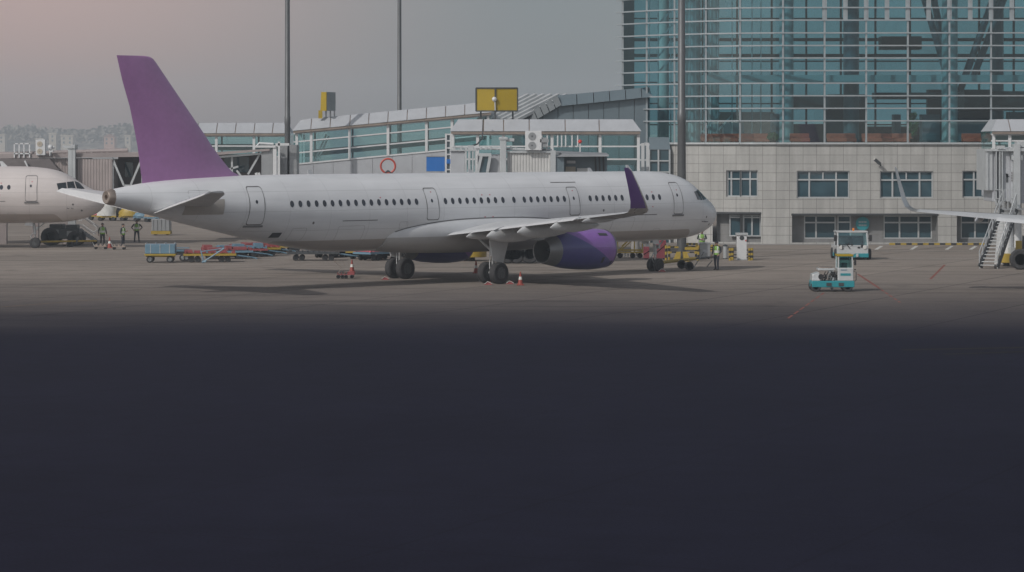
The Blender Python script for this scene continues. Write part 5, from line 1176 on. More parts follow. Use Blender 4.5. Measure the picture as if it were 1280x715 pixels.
jet.location = (12.157, 164.914, 0); jet.rotation_euler = (0, 0, R(43.905))
jl = copy_tree(jet); jl['label'] = 'white jet half out of frame with only its nose, door and nose wheel showing'
jl.location = (X(131.5, 198.6), 198.6, 0); jl.rotation_euler = (0, 0, R(4))
fm = M['fuselage'].copy(); fm.name = 'fuselage_pink_shade'  # left jet's skin: shade and pink glow put into a darker copy
for n_ in fm.node_tree.nodes:
    if n_.type == 'MIX_RGB' and abs(n_.inputs['Color1'].default_value[2] - .73) < .001: n_.inputs['Color1'].default_value = (.62, .57, .555, 1); n_.inputs['Color2'].default_value = (.42, .36, .33, 1)
for o in jl.children_recursive:
    for s_ in o.material_slots:
        if s_.material == M['fuselage']: s_.link = 'OBJECT'; s_.material = fm
jr = copy_tree(jet); jr['label'] = 'parked jet showing only one slim grey wing with upturned tip by the steel stairs'
jr.location = (45.5, 156.6, 0); jr.rotation_euler = (0, 0, R(70))
for o in list(jr.children_recursive):
    for i, s_ in enumerate(o.material_slots):
        if s_.material == M['purple']:
            s_.link = 'OBJECT'; s_.material = M['wing_grey']

# ------------------------------------------------------------------ people
def person(label, loc, rz, pose, vest=True, cap=False, tone='uniform_navy', h=1.74):
    k = h / 1.74
    # joints: x forward, y left, z up
    sp = pose
    lf, rf_ = sp.get('lf', (0, .11)), sp.get('rf', (0, -.11))
    J = {'pel': (0, 0, .95), 'belly': (0, 0, 1.10), 'chest': (.01, 0, 1.32), 'neck0': (.0, 0, 1.47), 'neck': (.015, 0, 1.53), 'head0': (.03, 0, 1.60), 'head1': (.035, 0, 1.665), 'head2': (.02, 0, 1.71),
         'lh': (0, .09, .90), 'lk': (lf[0] * .5 + .03, .10 * .4 + lf[1] * .6, .50), 'la': (lf[0] - .02, lf[1], .10), 'lt': (lf[0] + .15, lf[1] + .02, .045), 'lheel': (lf[0] - .06, lf[1], .05),
         'rh': (0, -.09, .90), 'rk': (rf_[0] * .5 + .03, -.10 * .4 + rf_[1] * .6, .50), 'ra': (rf_[0] - .02, rf_[1], .10), 'rt': (rf_[0] + .15, rf_[1] - .02, .045), 'rheel': (rf_[0] - .06, rf_[1], .05),
         'ls': (0, .19, 1.42), 'le': sp['le'], 'lw': sp['lw'], 'rs': (0, -.19, 1.42), 're': sp['re'], 'rw': sp['rw']}
    def palm(e, w_): d = (Vector(w_) - Vector(e)).normalized(); return tuple(Vector(w_) + d * .075)
    J['lp'], J['rp'] = palm(J['le'], J['lw']), palm(J['re'], J['rw'])
    rad = {'pel': (.15, .115), 'belly': (.145, .11), 'chest': (.165, .12), 'neck0': (.085, .075), 'neck': (.055, .058), 'head0': (.078, .092), 'head1': (.078, .095), 'head2': (.06, .07),
           'lh': .09, 'lk': .058, 'la': .042, 'lt': .036, 'lheel': .038, 'ls': .065, 'le': .043, 'lw': .030, 'lp': (.036, .022)}
    for a_ in ('lh', 'lk', 'la', 'lt', 'lheel', 'ls', 'le', 'lw', 'lp'): rad['r' + a_[1:]] = rad[a_]
    E_ = [('pel', 'belly'), ('belly', 'chest'), ('chest', 'neck0'), ('neck0', 'neck'), ('neck', 'head0'), ('head0', 'head1'), ('head1', 'head2')]
    for q in 'lr': E_ += [('pel', q + 'h'), (q + 'h', q + 'k'), (q + 'k', q + 'a'), (q + 'a', q + 't'), (q + 'a', q + 'heel'), ('chest', q + 's'), (q + 's', q + 'e'), (q + 'e', q + 'w'), (q + 'w', q + 'p')]
    names = list(J); idx = {n_: i for i, n_ in enumerate(names)}
    me = bpy.data.meshes.new('skeleton'); me.from_pydata([tuple(c * k for c in J[n_]) for n_ in names], [(idx[a], idx[b]) for a, b in E_], [])
    o = bpy.data.objects.new('skeleton', me); COL.objects.link(o)
    md = o.modifiers.new('skin', 'SKIN'); md.use_smooth_shade = True
    for n_ in names:
        r_ = rad[n_]; r_ = r_ if isinstance(r_, tuple) else (r_, r_); sv = me.skin_vertices[0].data[idx[n_]]; sv.radius = (r_[0] * k, r_[1] * k); sv.use_root = n_ == 'pel'
    sb_ = o.modifiers.new('sub', 'SUBSURF'); sb_.levels = 2; sb_.render_levels = 2
    dg = bpy.context.evaluated_depsgraph_get(); body = bpy.data.meshes.new_from_object(o.evaluated_get(dg))
    bpy.data.objects.remove(o)
    bm = bmesh.new(); bm.from_mesh(body)
    # fingers, nose and ears grow out of the same mesh
    extra = MB()
    for q in 'lr':
        w_, p_ = Vector(J[q + 'w']), Vector(J[q + 'p']); d = (p_ - w_).normalized(); s_ = d.cross(Vector((1, 0, .2))).normalized(); u_ = s_.cross(d)
        for i, ln in enumerate((.062, .072, .068, .052)):
            b0 = p_ - d * .01 + s_ * (.026 - .0175 * i); extra.tube([b0 * k, (b0 + d * ln * .55 + u_ * .004) * k, (b0 + d * ln + u_ * .022) * k], [.0088, .008, .0062], 6)
        b0 = w_ + d * .03 + s_ * .022; extra.tube([b0 * k, (b0 + s_ * .03 + d * .02) * k, (b0 + s_ * .036 + d * .055) * k], [.0105, .0095, .007], 6)
    extra.tube([Vector((.112, 0, 1.665)) * k, Vector((.145, 0, 1.632)) * k, Vector((.12, 0, 1.622)) * k], [.008, .016, .012], 6)
    for sgn in (-1, 1): extra.tube([Vector((.02, sgn * .074, 1.66)) * k, Vector((.01, sgn * .092, 1.645)) * k, Vector((.02, sgn * .078, 1.62)) * k], [.01, .018, .008], 6)
    em = bpy.data.meshes.new('t'); em.from_pydata(extra.v, [], extra.f); bm.from_mesh(em)
    body_f = bmesh.ops.recalc_face_normals(bm, faces=bm.faces)
    me2 = bpy.data.meshes.new('person'); bm.to_mesh(me2); bm.free()
    me2.materials.clear()
    for x in ('skin', tone, 'black', 'hair'): me2.materials.append(M[x])
    P = {n_: Vector(J[n_]) * k for n_ in names}
    def seg_d(p, a, b): ab = b - a; t_ = max(0, min(1, (p - a).dot(ab) / ab.length_squared)); return (p - a - ab * t_).length
    for pl_ in me2.polygons:
        c = pl_.center
        hd = min(seg_d(c, P['lw'] * .9 + P['le'] * .1, P['lp'] + (P['lp'] - P['lw'])), seg_d(c, P['rw'] * .9 + P['re'] * .1, P['rp'] + (P['rp'] - P['rw'])))
        if hd < .042 * k: pl_.material_index = 0
        elif c.z > 1.52 * k: pl_.material_index = 0
        elif c.z < .12 * k: pl_.material_index = 2
        else: pl_.material_index = 1
        # eyes, brows and mouth
        if c.z > 1.52 * k and c.x > .085 * k:
            for ey in (-.032, .032):
                if abs(c.y - ey * k) < .015 * k and abs(c.z - 1.655 * k) < .012 * k: pl_.material_index = 3
            if abs(c.y) < .026 * k and abs(c.z - 1.587 * k) < .007 * k: pl_.material_index = 2
        pl_.use_smooth = True
    ob = bpy.data.objects.new('person', me2); COL.objects.link(ob); ob.location = loc; ob.rotation_euler = (0, 0, rz)
    ob.scale = (1.14, 1.15, 1.0); tag(ob, label, 'person')
    # hair / cap
    a = MB(); rings = []
    for i in range(7):
        f = i / 6; z = 1.655 + .105 * f; r_ = math.sqrt(max(.02, 1 - (f * .96) ** 2)); rings.append([((.012 + .104 * r_ * math.cos(q * .3927)) * k, (.086 * r_ * math.sin(q * .3927)) * k, (z - (.05 * (1 - math.cos(q * .3927)) * .5 if i == 0 else 0)) * k) for q in range(16)])
    a.loft(rings)
    if cap: a.hexa([(.10 * k, -.06 * k, 1.68 * k), (.19 * k, -.04 * k, 1.672 * k), (.19 * k, .04 * k, 1.672 * k), (.10 * k, .06 * k, 1.68 * k), (.10 * k, -.06 * k, 1.692 * k), (.19 * k, -.04 * k, 1.682 * k), (.19 * k, .04 * k, 1.682 * k), (.10 * k, .06 * k, 1.692 * k)])
    a.build('cap' if cap else 'hair', 'uniform_navy' if cap else 'hair', ob, smooth=50, world=False)
    if vest:
        a = MB(); rings = []
        for z, rx, ry, in ((.94, .142, .178), (1.05, .140, .172), (1.2, .146, .182), (1.32, .150, .196), (1.40, .135, .20), (1.455, .105, .15)):
            rings.append([((.005 + rx * math.cos(q * .314)) * k, ry * math.sin(q * .314) * k, z * k) for q in range(20)])
        a.loft(rings, 0, False, False, mfun=lambda i, q: 1 if (i == 1 or q in (2, 17, 7, 12) and i > 1) else 0)
        v_ = a.build('safety_vest', ['vest_green', 'vest_stripe'], ob, smooth=50, world=False)
    return ob
crossed = dict(le=(.02, .27, 1.15), lw=(.20, .06, 1.17), re=(.02, -.27, 1.15), rw=(.22, -.04, 1.13))
hips = dict(le=(-.06, .36, 1.18), lw=(.05, .20, .99), re=(-.06, -.36, 1.18), rw=(.05, -.20, .99))
relaxed = dict(le=(-.02, .26, 1.14), lw=(.08, .27, .90), re=(-.02, -.26, 1.14), rw=(.07, -.27, .90))
phone = dict(le=(.0, .24, 1.15), lw=(.24, .10, 1.20), re=(-.02, -.26, 1.14), rw=(.07, -.27, .90))
FC = R(-90)                                     # facing the camera
person('worker in green vest and dark cap standing at the end of the yellow tow bar', gnd(896, 338), R(-130), dict(relaxed, lf=(.05, .10), rf=(-.05, -.12), lw=(.15, .22, .95)), cap=True)
person('worker in green vest behind the grey box under the jet nose, arms folded', (X(877.5, 184), 184, 0), FC, crossed)
person('bareheaded worker in dark clothes standing left of the orange cone', gnd(128, 308.5), R(-60), relaxed, tone='uniform_grey', vest=True)
person('worker in green vest looking at a handheld device beside small parked hand carts', gnd(153.5, 309.5), R(-20), phone)
person('worker in green vest with hands on hips, standing alone right of two others', gnd(171, 303.5), FC, dict(hips, lf=(0, .15), rf=(0, -.15)))
dv = MB(); q_ = gnd(153.5, 309.5) + Vector((.33, -.02, 1.22)); dv.box(q_.x - .03, q_.x + .09, q_.y - .04, q_.y + .04, q_.z - .012, q_.z + .012); tag(dv.build('handheld_device', 'black'), 'small dark device in the hand of the middle worker', 'device')

# ------------------------------------------------------------------ cones, chocks, hand cart
def cone(p, lab, h=.72):
    t_ = thing('traffic_cone', lab, 'traffic cone', p, group='orange traffic cones on the apron'); s = h / .72
    a = MB(); a.box(p[0] - .2 * s, p[0] + .2 * s, p[1] - .2 * s, p[1] + .2 * s, p[2], p[2] + .05 * s); a.build('base', 'cone_orange', t_, bevel=.015)
    a = MB(); a.lathe([(p[2] + .05 * s, .145 * s), (p[2] + .30 * s, .10 * s), (p[2] + .30 * s, .104 * s), (p[2] + .46 * s, .074 * s), (p[2] + .46 * s, .070 * s), (p[2] + h, .028 * s)], (p[0], p[1], 0), 'z', 18, ms=[0, 0, 1, 0, 0]); a.build('body', ['cone_orange', 'vest_stripe'], t_, smooth=50)
cone(gnd(650.5, 356.5), 'orange cone standing right of the near main landing wheels')
cone(gnd(595, 341.5), 'small orange cone farther back, left of the near main landing wheels')
cone(gnd(137, 310), 'orange cone between two workers below the left jet nose', .8)
cone(gnd(440, 346.5) + Vector((0, 0, .28)), 'orange cone riding on the low hand cart under the fuselage', .72)
hc = thing('hand_cart', 'low rusty-red hand cart with wire handle left of the far landing wheels', 'cart', gnd(431, 348)); p = hc.location
a = MB(); a.box(p.x - .40, p.x + .55, p.y - .22, p.y + .22, .20, .24); a.box(p.x + .18, p.x + .55, p.y - .22, p.y + .22, .24, .40)
for q in (-.4, -.2, 0, .16): a.box(p.x + q, p.x + q + .03, p.y - .2, p.y + .2, .24, .34)
a.build('tray', 'cart_red', hc)
a = MB(); a.tube([(p.x - .38, p.y - .1, .24), (p.x - .2, p.y - .1, .62), (p.x - .55, p.y - .1, .95), (p.x - .6, p.y - .1, 1.0)], .015, 6); a.tube([(p.x - .60, p.y - .12, .98), (p.x - .05, p.y - .12, .98), (p.x - .02, p.y - .12, .72)], .016, 6)
a.tube([(p.x - .30, p.y - .2, .24), (p.x - .28, p.y - .2, .46), (p.x - .02, p.y - .2, .46), (p.x, p.y - .2, .24)], .016, 6); a.tube([(p.x + .0, p.y - .2, .36), (p.x + .3, p.y - .2, .40)], .016, 6); a.build('handle', 'exhaust_brown', hc)
for q in (-.36, -.12, .08, .40): wheel(hc, (p.x + q, p.y - .2, .11), .11, .06); 
for q in (-.36, .40): wheel(hc, (p.x + q, p.y + .2, .11), .11, .06)
def chock(p, lab):
    t_ = thing('wheel_chock', lab, 'wheel chock', p, group='red wheel chocks'); x, y = p[0], p[1]
    a = MB(); a.prism([(x - .35, y - .15, .0), (x + .1, y - .15, 0), (x + .0, y - .15, .16), (x - .18, y - .15, .16)], (0, .3, 0)); a.build('wedge', 'cart_red', t_)
    a = MB(); a.tube([(x - .3, y - .16, .05), (x - .15, y - .18, .18), (x + .1, y - .18, .06)], .015, 5); a.build('rope', 'vest_stripe', t_)
chock(gnd(482, 349.5) + Vector((.1, 0, 0)), 'red wheel chock against the far main landing wheels, left side')
chock(gnd(613, 355.8), 'red wheel chock between the two near main landing wheels')
chock(gnd(640, 355), 'red wheel chock on the right of the near main landing wheels')
chock(gnd(830, 339.5), 'small red wheel chock at the nose wheel of the main jet')

# ------------------------------------------------------------------ baggage dollies and trailers
def dolly(lab, loc, rz, deck, rim='yellow', L_=3.3, W_=1.5, bar_=True, cargo=None, bar_mat='cart_blue'):
    t_ = thing('baggage_dolly', lab, 'dolly', loc, rz, 'baggage dollies parked beyond the jet')
    Bd = lambda mb, n_, m_, sm=0: mb.build(n_, m_, t_, smooth=sm, world=False)
    a = MB(); a.box(-L_ / 2, L_ / 2, -W_ / 2, W_ / 2, .46, .56, 0)
    for q in (-1, 1): a.box(-L_ / 2 - .02, L_ / 2 + .02, q * W_ / 2 - .03, q * W_ / 2 + .03, .43, .56, 0)
    for q in (-1, 1): a.box(q * L_ / 2 - .03, q * L_ / 2 + .03, -W_ / 2, W_ / 2, .43, .56, 0)
    for q in (-1.05, 1.05): a.box(q - .06, q + .06, -.6, .6, .24, .42, 1)
    Bd(a, 'frame', [rim, 'dark_metal'])
    a = MB()
    n_ = 9
    for i in range(n_): x = -L_ / 2 + .2 + (L_ - .4) * i / (n_ - 1); a.tube([(x, -W_ / 2 + .1, .62), (x, W_ / 2 - .1, .62)], .055, 6, 0)
    for q in (-1, 1):
        for x in (-L_ / 2 + .1, 0, L_ / 2 - .1): a.box(x - .05, x + .05, q * (W_ / 2 - .08) - .05, q * (W_ / 2 - .08) + .05, .56, .76, 0)
    Bd(a, 'roller_deck', deck)
    if deck in ('cart_red', 'panel_red', 'cart_blue'):
        rq = random.Random(int(loc[0] * 31) % 97); a = MB(); x = -L_ / 2 + .12
        while x < L_ / 2 - .5:
            w_ = rq.uniform(.35, .9); a.box(x, min(x + w_, L_ / 2 - .1), -W_ / 2 + .02 + rq.uniform(0, .3), W_ / 2 - .05, .60, .66 + rq.choice((.08, .12, .2, .26))); x += w_ + rq.uniform(.06, .3)
        Bd(a, 'side_stop', deck)
    for x in (-1.15, -.75, .75, 1.15):
        for y in (-.55, .55): wheel(t_, (x, y, .19), .19, .14, 'y', ('rubber', 'dark_metal'), 'wheel', False)
    if bar_:
        a = MB(); a.tube([(L_ / 2, -.35, .42), (L_ / 2 + 1.1, 0, .28)], .045, 6); a.tube([(L_ / 2, .35, .42), (L_ / 2 + 1.1, 0, .28)], .045, 6); a.tube([(L_ / 2 + 1.1, 0, .28), (L_ / 2 + 1.4, 0, .2)], .05, 6); Bd(a, 'tow_bar', bar_mat)
    return t_
def gp(px, py, dz=0): return gnd(px, py)
yard = [(262, 327.5, R(8), 'cart_red', 'yellow', 'red-decked yellow dolly with blue tow bar, nearest of the row by the blue box cart'),
        (283, 323.5, R(12), 'cart_red', 'cart_blue', 'red-decked dolly with blue rim, second of the row beyond the blue box cart'),
        (302, 321, R(14), 'cart_blue', 'cart_red', 'blue-decked dolly with red rim in the middle of the row under the tail'),
        (318, 319.5, R(16), 'cart_red', 'yellow', 'red-decked yellow dolly third from the right end of the row under the tail'),
        (332, 317, R(18), 'cart_red', 'yellow', 'red-decked yellow dolly near the right end of the row under the tail'),
        (350, 314.5, R(10), 'bridge_tan', 'dark_metal', 'brown bare dolly at the right end of the row under the tail')]
for px, py, rz, dk_, rim, lab in yard: dolly(lab, gnd(px, py), rz, dk_, rim)
yard2 = [(392, 325.5, R(3), 'dark_metal', 'dark_metal', 'black bare dolly directly below the fuselage, left of the small hand cart'),
         (417, 321.5, R(60), 'dark_metal', 'dark_metal', 'dark dolly turned end-on beyond the small hand cart'),
         (441, 320.5, R(6), 'sign_yellow', 'yellow', 'all-yellow dolly seen between black dolly and far landing wheels'),
         (458, 323, R(70), 'cart_red', 'yellow', 'red and yellow dolly turned end-on left of the far landing wheels'),
         (474, 325, R(50), 'panel_red', 'cart_blue', 'pink-red dolly with blue rim just left of the far landing wheels')]
for px, py, rz, dk_, rim, lab in yard2: dolly(lab, gnd(px, py), rz, dk_, rim)
ab = thing('tow_bar', 'light blue A-frame tow bar leaning across the nearest yellow dolly', 'tow bar', gnd(262, 329)); p = ab.location
a = MB(); q0, q1, q2 = Vector((p.x - .35, p.y - .25, .10)), Vector((p.x + .95, p.y - .1, .95)), Vector((p.x - .55, p.y - .1, .85)); a.tube([q0, q1], .05, 6); a.tube([q0, q2], .045, 6); a.tube([q2.lerp(q0, .15), q1], .035, 6); a.tube([q0 + Vector((-.12, 0, -.03)), q0 + Vector((.16, 0, .02))], .06, 6); a.build('frame', 'cart_blue', ab, smooth=40)
bb = thing('tow_bar', 'light blue tow bar lying across the black dolly below the fuselage', 'tow bar', gnd(380, 322)); p = bb.location
a = MB(); a.tube([(p.x - .95, p.y, .78), (p.x + .85, p.y, .66)], .10, 8); a.build('shaft', 'cart_blue', bb, smooth=40)
a = MB(); a.box(p.x - 1.12, p.x - .9, p.y - .12, p.y + .12, .7, .9); a.build('tow_eye', 'dark_metal', bb)
# blue box cart
bx = thing('box_cart', 'blue closed box cart on a yellow chassis under the tail', 'cart', gnd(201, 328), R(3))
Bd = lambda mb, n_, m_, sm=0, bv=0: mb.build(n_, m_, bx, smooth=sm, world=False, bevel=bv)
a = MB(); a.box(-.95, .95, -.7, .7, .58, 1.18); Bd(a, 'body', 'cart_blue', 0, .03)
a = MB(); a.box(-.98, .98, -.73, .73, .46, .57); a.box(-.9, .9, -.5, .5, .36, .46); Bd(a, 'chassis', 'yellow')
a = MB()
for y in (-.715, .715):
    for x in (-.6, 0, .6): a.box(x - .02, x + .02, y - .008, y + .008, .6, 1.16)
for x in (-.9, -.3, .3, .9): a.tube([(x, -.7, 1.18), (x, -.6, 1.27), (x, .6, 1.27), (x, .7, 1.18)], .015, 5)
Bd(a, 'roof_hoop', 'light_metal')
for x in (-.65, .62):
    for y in (-.58, .58): wheel(bx, (x, y, .22), .22, .16, 'y', ('rubber', 'light_metal'), 'wheel', False)
lw_ = thing('flat_trailer', 'small low blue flat trailer coupled right of the blue box cart', 'trailer', gnd(227, 326), R(3))
Bd = lambda mb, n_, m_, sm=0: mb.build(n_, m_, lw_, smooth=sm, world=False)
a = MB(); a.box(-.45, .55, -.5, .5, .62, .74); a.box(-.4, .5, -.4, .4, .82, .86); Bd(a, 'deck', 'cart_blue')
a = MB(); a.box(-.45, .5, -.45, .45, .40, .60); a.bar((-.45, 0, .4), (-.75, 0, .4), .08); Bd(a, 'frame', 'dark_metal')
for x in (.1, .35):
    for y in (-.4, .4): wheel(lw_, (x, y, .22), .22, .16, 'y', ('rubber', 'light_metal'), 'wheel', False)
# grey covered crate far behind the tail
cr = thing('covered_crate', 'grey ribbed covered crate on a yellow base beyond the tail underside', 'crate', gnd(202, 294)); p = cr.location
a = MB(); a.box(p.x - .75, p.x + .75, p.y - .6, p.y + .6, .38, 1.35)
for q in range(5): a.box(p.x - .72 + q * .33, p.x - .60 + q * .33, p.y - .64, p.y - .6, .38, 1.33)
a.build('cover', 'grey_metal', cr, bevel=.05)
a = MB(); a.box(p.x - .8, p.x + .8, p.y - .65, p.y + .65, .10, .37); a.build('base', 'yellow', cr)
a = MB()
for q in (-.5, .5): a.box(p.x + q - .1, p.x + q + .1, p.y - .3, p.y + .3, 0, .1)
a.build('foot', 'dark_metal', cr)
# row of far cargo
def heap(px, py, w_, h_, mat, lab, seed, name='cargo_heap', cat='cargo'):
    r_ = random.Random(seed); P0 = gnd(px, py); t_ = thing(name, lab, cat, P0)
    a = MB(); rings = []
    for i in range(6):
        f = i / 5; k_ = math.sqrt(max(.03, 1 - (f * .97) ** 2.4)); rings.append([(P0.x + w_ / 2 * k_ * math.cos(q * .5236) * (1 + r_.uniform(-.16, .16)), P0.y + w_ / 2.4 * k_ * math.sin(q * .5236), .5 + h_ * f * (1 + r_.uniform(-.14, .14) * (f > 0))) for q in range(12)])
    a.loft(rings); a.build('cover', mat, t_, smooth=50)
    a = MB(); a.box(P0.x - w_ / 2, P0.x + w_ / 2, P0.y - .6, P0.y + .6, .34, .5); a.build('pallet', 'yellow' if seed % 2 else 'cart_blue', t_)
    a = MB()
    for q in (-.35, .35): a.lathe([(-.6, .2), (.6, .2)], (P0.x + w_ * q, P0.y, .2), 'y', 12)
    a.build('wheel', 'rubber', t_)
heap(134, 276, 1.9, 2.2, 'canvas_white', 'tall white covered cargo heap right below the tail cone', 1)
heap(148, 275.5, 1.9, .9, 'bridge_dark', 'low dark covered cargo heap right of the white one', 2)
heap(163, 276, 2.2, 1.2, 'yellow', 'dull yellow covered cargo heap far behind the tail', 3)
heap(178, 277, 1.7, .5, 'cart_blue', 'flat blue covered cargo heap far behind the tail', 4)
heap(121, 275, 1.6, .7, 'panel_red', 'small red covered cargo heap far below the left tailplane', 5)
heap(190, 277.5, 1.5, .45, 'mixed_cargo', 'brown covered cargo heap, rightmost of the far row', 6)

# ------------------------------------------------------------------ left jet's ground gear
tb = thing('tow_bar', 'yellow tow bar stretched from the left jet nose wheel', 'tow bar', gnd(50, 307)); p = tb.location
a = MB(); a.tube([(X(50, 199), 199.2, .42), (X(121, 200), 200, .46)], .07, 8); a.build('shaft', 'yellow', tb, smooth=40)
a = MB(); a.box(X(96, 200), X(98, 200), 199.6, 200.2, .3, .75); a.build('coupling', 'dark_metal', tb)
for q in (-.35, .35): wheel(tb, (X(88, 200), 200 + q, .24), .24, .14)
tk = thing('pushback_tractor', 'dark low tow tractor half hidden beneath the left jet nose', 'tractor', gnd(80, 306)); Y = 203.5
a = MB(); a.box(X(62, Y), X(101, Y), Y - .9, Y + .9, .5, 1.25); a.box(X(64, Y), X(80, Y), Y - .8, Y + .8, 1.25, 1.6); a.box(X(84, Y), X(98, Y), Y - .7, Y + .7, 1.25, 1.55); a.build('body', 'dark_metal', tk, bevel=.04)
a = MB(); a.box(X(86, Y), X(92, Y), Y - .92, Y - .86, .7, 1.1); a.box(X(66, Y), X(76, Y), Y - .93, Y - .89, .85, 1.2); a.build('panel', 'grey_metal', tk)
for px, r_ in ((65, .68), (96, .55)):
    for yy in (-.85, .85): wheel(tk, (X(px, Y), Y + yy, r_), r_, .42)
sr = thing('mobile_stairs', 'mobile steps with pale hooped handrails right of the dark tow tractor', 'stairs', gnd(112, 304)); Y = 206
a = MB()
for yy in (-.5, .5):
    a = MB(); a.tube([(X(100, Y), Y + yy, 1.75), (X(104, Y), Y + yy, 2.1), (X(121, Y), Y + yy, 1.35), (X(123, Y), Y + yy, 1.1), (X(119, Y), Y + yy, .95)], .035, 6); a.tube([(X(101, Y), Y + yy, 1.5), (X(119, Y), Y + yy, .75)], .03, 6); a.build('handrail', 'white_paint', sr)
a = MB(); a.bar((X(99, Y), Y - .4, 1.1), (X(120, Y), Y - .4, .25), .08, .2); a.bar((X(99, Y), Y + .4, 1.1), (X(120, Y), Y + .4, .25), .08, .2)
for k in range(6): f = k / 5; a.box(X(100 + 18 * f, Y), X(103 + 18 * f, Y), Y - .4, Y + .4, 1.08 - .82 * f, 1.12 - .82 * f)
a.box(X(96, Y), X(101, Y), Y - .4, Y + .4, .2, 1.1); a.build('steps', 'grey_metal', sr)
for px in (98, 118): wheel(sr, (X(px, Y), Y - .45, .16), .16, .1); wheel(sr, (X(px, Y), Y + .45, .16), .16, .1)
def push_cart(px, py, lab):
    t_ = thing('hand_cart', lab, 'cart', gnd(px, py)); p = t_.location
    a = MB(); a.box(p.x - .45, p.x + .45, p.y - .25, p.y + .25, .18, .24)
    for q in (-.3, 0, .3): a.prism([(p.x + q - .12, p.y - .22, .24), (p.x + q + .12, p.y - .22, .24), (p.x + q, p.y - .22, .42)], (0, .44, 0))
    a.build('tray', 'exhaust_brown', t_)
    a = MB(); a.tube([(p.x - .45, p.y, .22), (p.x - .6, p.y, .5)], .02, 5); a.build('handle', 'light_metal', t_)
    for q in (-.35, .35): wheel(t_, (p.x + q, p.y - .2, .10), .10, .06); wheel(t_, (p.x + q, p.y + .2, .10), .10, .06)
push_cart(126, 311.5, 'low chock cart at the feet of the bareheaded worker'); push_cart(149, 312, 'low chock cart in front of the worker with the device')

# ------------------------------------------------------------------ gear around the main jet's nose
nb = thing('tow_bar', 'long yellow tow bar with small wheels coupled to the main nose wheel', 'tow bar', gnd(850, 335)); 
A0 = gnd(829, 336.5); B0 = gnd(868, 333.5); C0 = gnd(893, 332)
a = MB(); a.tube([A0 + Vector((0, 0, .42)), B0 + Vector((0, 0, .50))], .10, 8); a.tube([B0 + Vector((0, 0, .5)), C0 + Vector((0, 0, .55))], .06, 8, 1); a.build('shaft', ['yellow', 'dark_metal'], nb, smooth=40)
a = MB(); a.tube([gnd(862, 334) + Vector((0, 0, .45)), gnd(866, 338) + Vector((0, 0, .1)), gnd(880, 331) + Vector((0, 0, .8))], .03, 6); a.tube([gnd(884, 336) + Vector((0, 0, .15)), gnd(890, 335) + Vector((0, 0, .45))], .03, 6); a.build('strut', 'dark_metal', nb)
for px, py in ((852, 336), (861.5, 338)): q = gnd(px, py); wheel(nb, (q.x, q.y, .27), .27, .16)
for px, px1, py0, lab in ((804.5, 811.5, 308, 'narrow red barrier panel left of the main nose wheel'), (817.5, 832.5, 300, 'large pink-red barrier panel right behind the main nose wheel')):
    Y = 178.5; t_ = thing('barrier_panel', lab, 'barrier', (X(px, Y), Y, 0), group='red barrier panels behind the nose wheel')
    x0, x1, z1 = X(px, Y), X(px1, Y), Z(py0, Y)
    a = MB(); a.box(x0, x1, Y, Y + .3, .06, z1 - .02)
    for k in range(3): a.box(x0 - .015, x1 + .015, Y - .02, Y + .32, .06 + (z1 - .2) * k / 2.2, .16 + (z1 - .2) * k / 2.2)
    a.build('panel', 'panel_red', t_, bevel=.03)
    a = MB(); a.box(x0 + .05, x0 + .2, Y - .1, Y + .4, 0, .06); a.box(x1 - .2, x1 - .05, Y - .1, Y + .4, 0, .06); a.build('foot', 'dark_metal', t_)
    a = MB(); a.bar((x0, Y - .02, .3), (x1, Y - .02, z1 - .3), .05); a.build('strap', 'marking_yellow', t_)
tl = thing('truss_trolley', 'yellow lattice trolley seen between purple engine and nose wheel', 'trolley', (X(785, 180), 180, 0)); Y = 180
a = MB()
for z in (1.35, .55, .40): a.bar((X(768, Y), Y, z), (X(804, Y), Y, z), .09)
for px in (772, 793, 803): a.bar((X(px, Y), Y, .4), (X(px, Y), Y, 1.35), .08)
a.bar((X(774, Y), Y, .55), (X(788, Y), Y, 1.3), .07); a.bar((X(788, Y), Y, 1.3), (X(777, Y), Y, .8), .06); a.bar((X(794, Y), Y + .6, 1.3), (X(776, Y), Y + .6, .5), .06)
for z in (1.35, .5): a.bar((X(768, Y), Y + .9, z), (X(804, Y), Y + .9, z), .08)
a.build('frame', 'yellow', tl)
for px in (775, 791, 800): wheel(tl, (X(px, Y), Y + .1, .18), .18, .1)
a = MB()
for k in range(9): a.box(X(770 + 3.6 * k, Y), X(772.2 + 3.6 * k, Y), Y + .2, Y + .6, .1, .3 + .1 * (k % 2))
a.build('roller', 'light_metal', tl)
def striped_post(mb, x, y, h, r=.09):
    n_ = 5
    for k in range(n_): mb.lathe([(h * k / n_, r), (h * (k + 1) / n_, r)], (x, y, 0), 'z', 10, m=k % 2)
def rail(mb, a, b, w_=.12, n_=6, solid=False):
    a = Vector(a); b = Vector(b)
    for k in range(n_): mb.bar(a.lerp(b, k / n_), a.lerp(b, (k + 1) / n_), w_, w_, 0 if solid else k % 2)
gr = thing('guard_barrier', 'yellow and black guard barrier round the light pole foot', 'barrier', (X(852, 176), 176, 0)); Y = 176
for q_ in ((832.5, 0, 1.0, .075), (873, 0, 1.0, .075), (836.5, 1.5, .95, .07), (870, 1.5, .95, .07)): a = MB(); striped_post(a, X(q_[0], Y + q_[1]), Y + q_[1], q_[2], q_[3]); a.build('post', ['yellow', 'black'], gr)
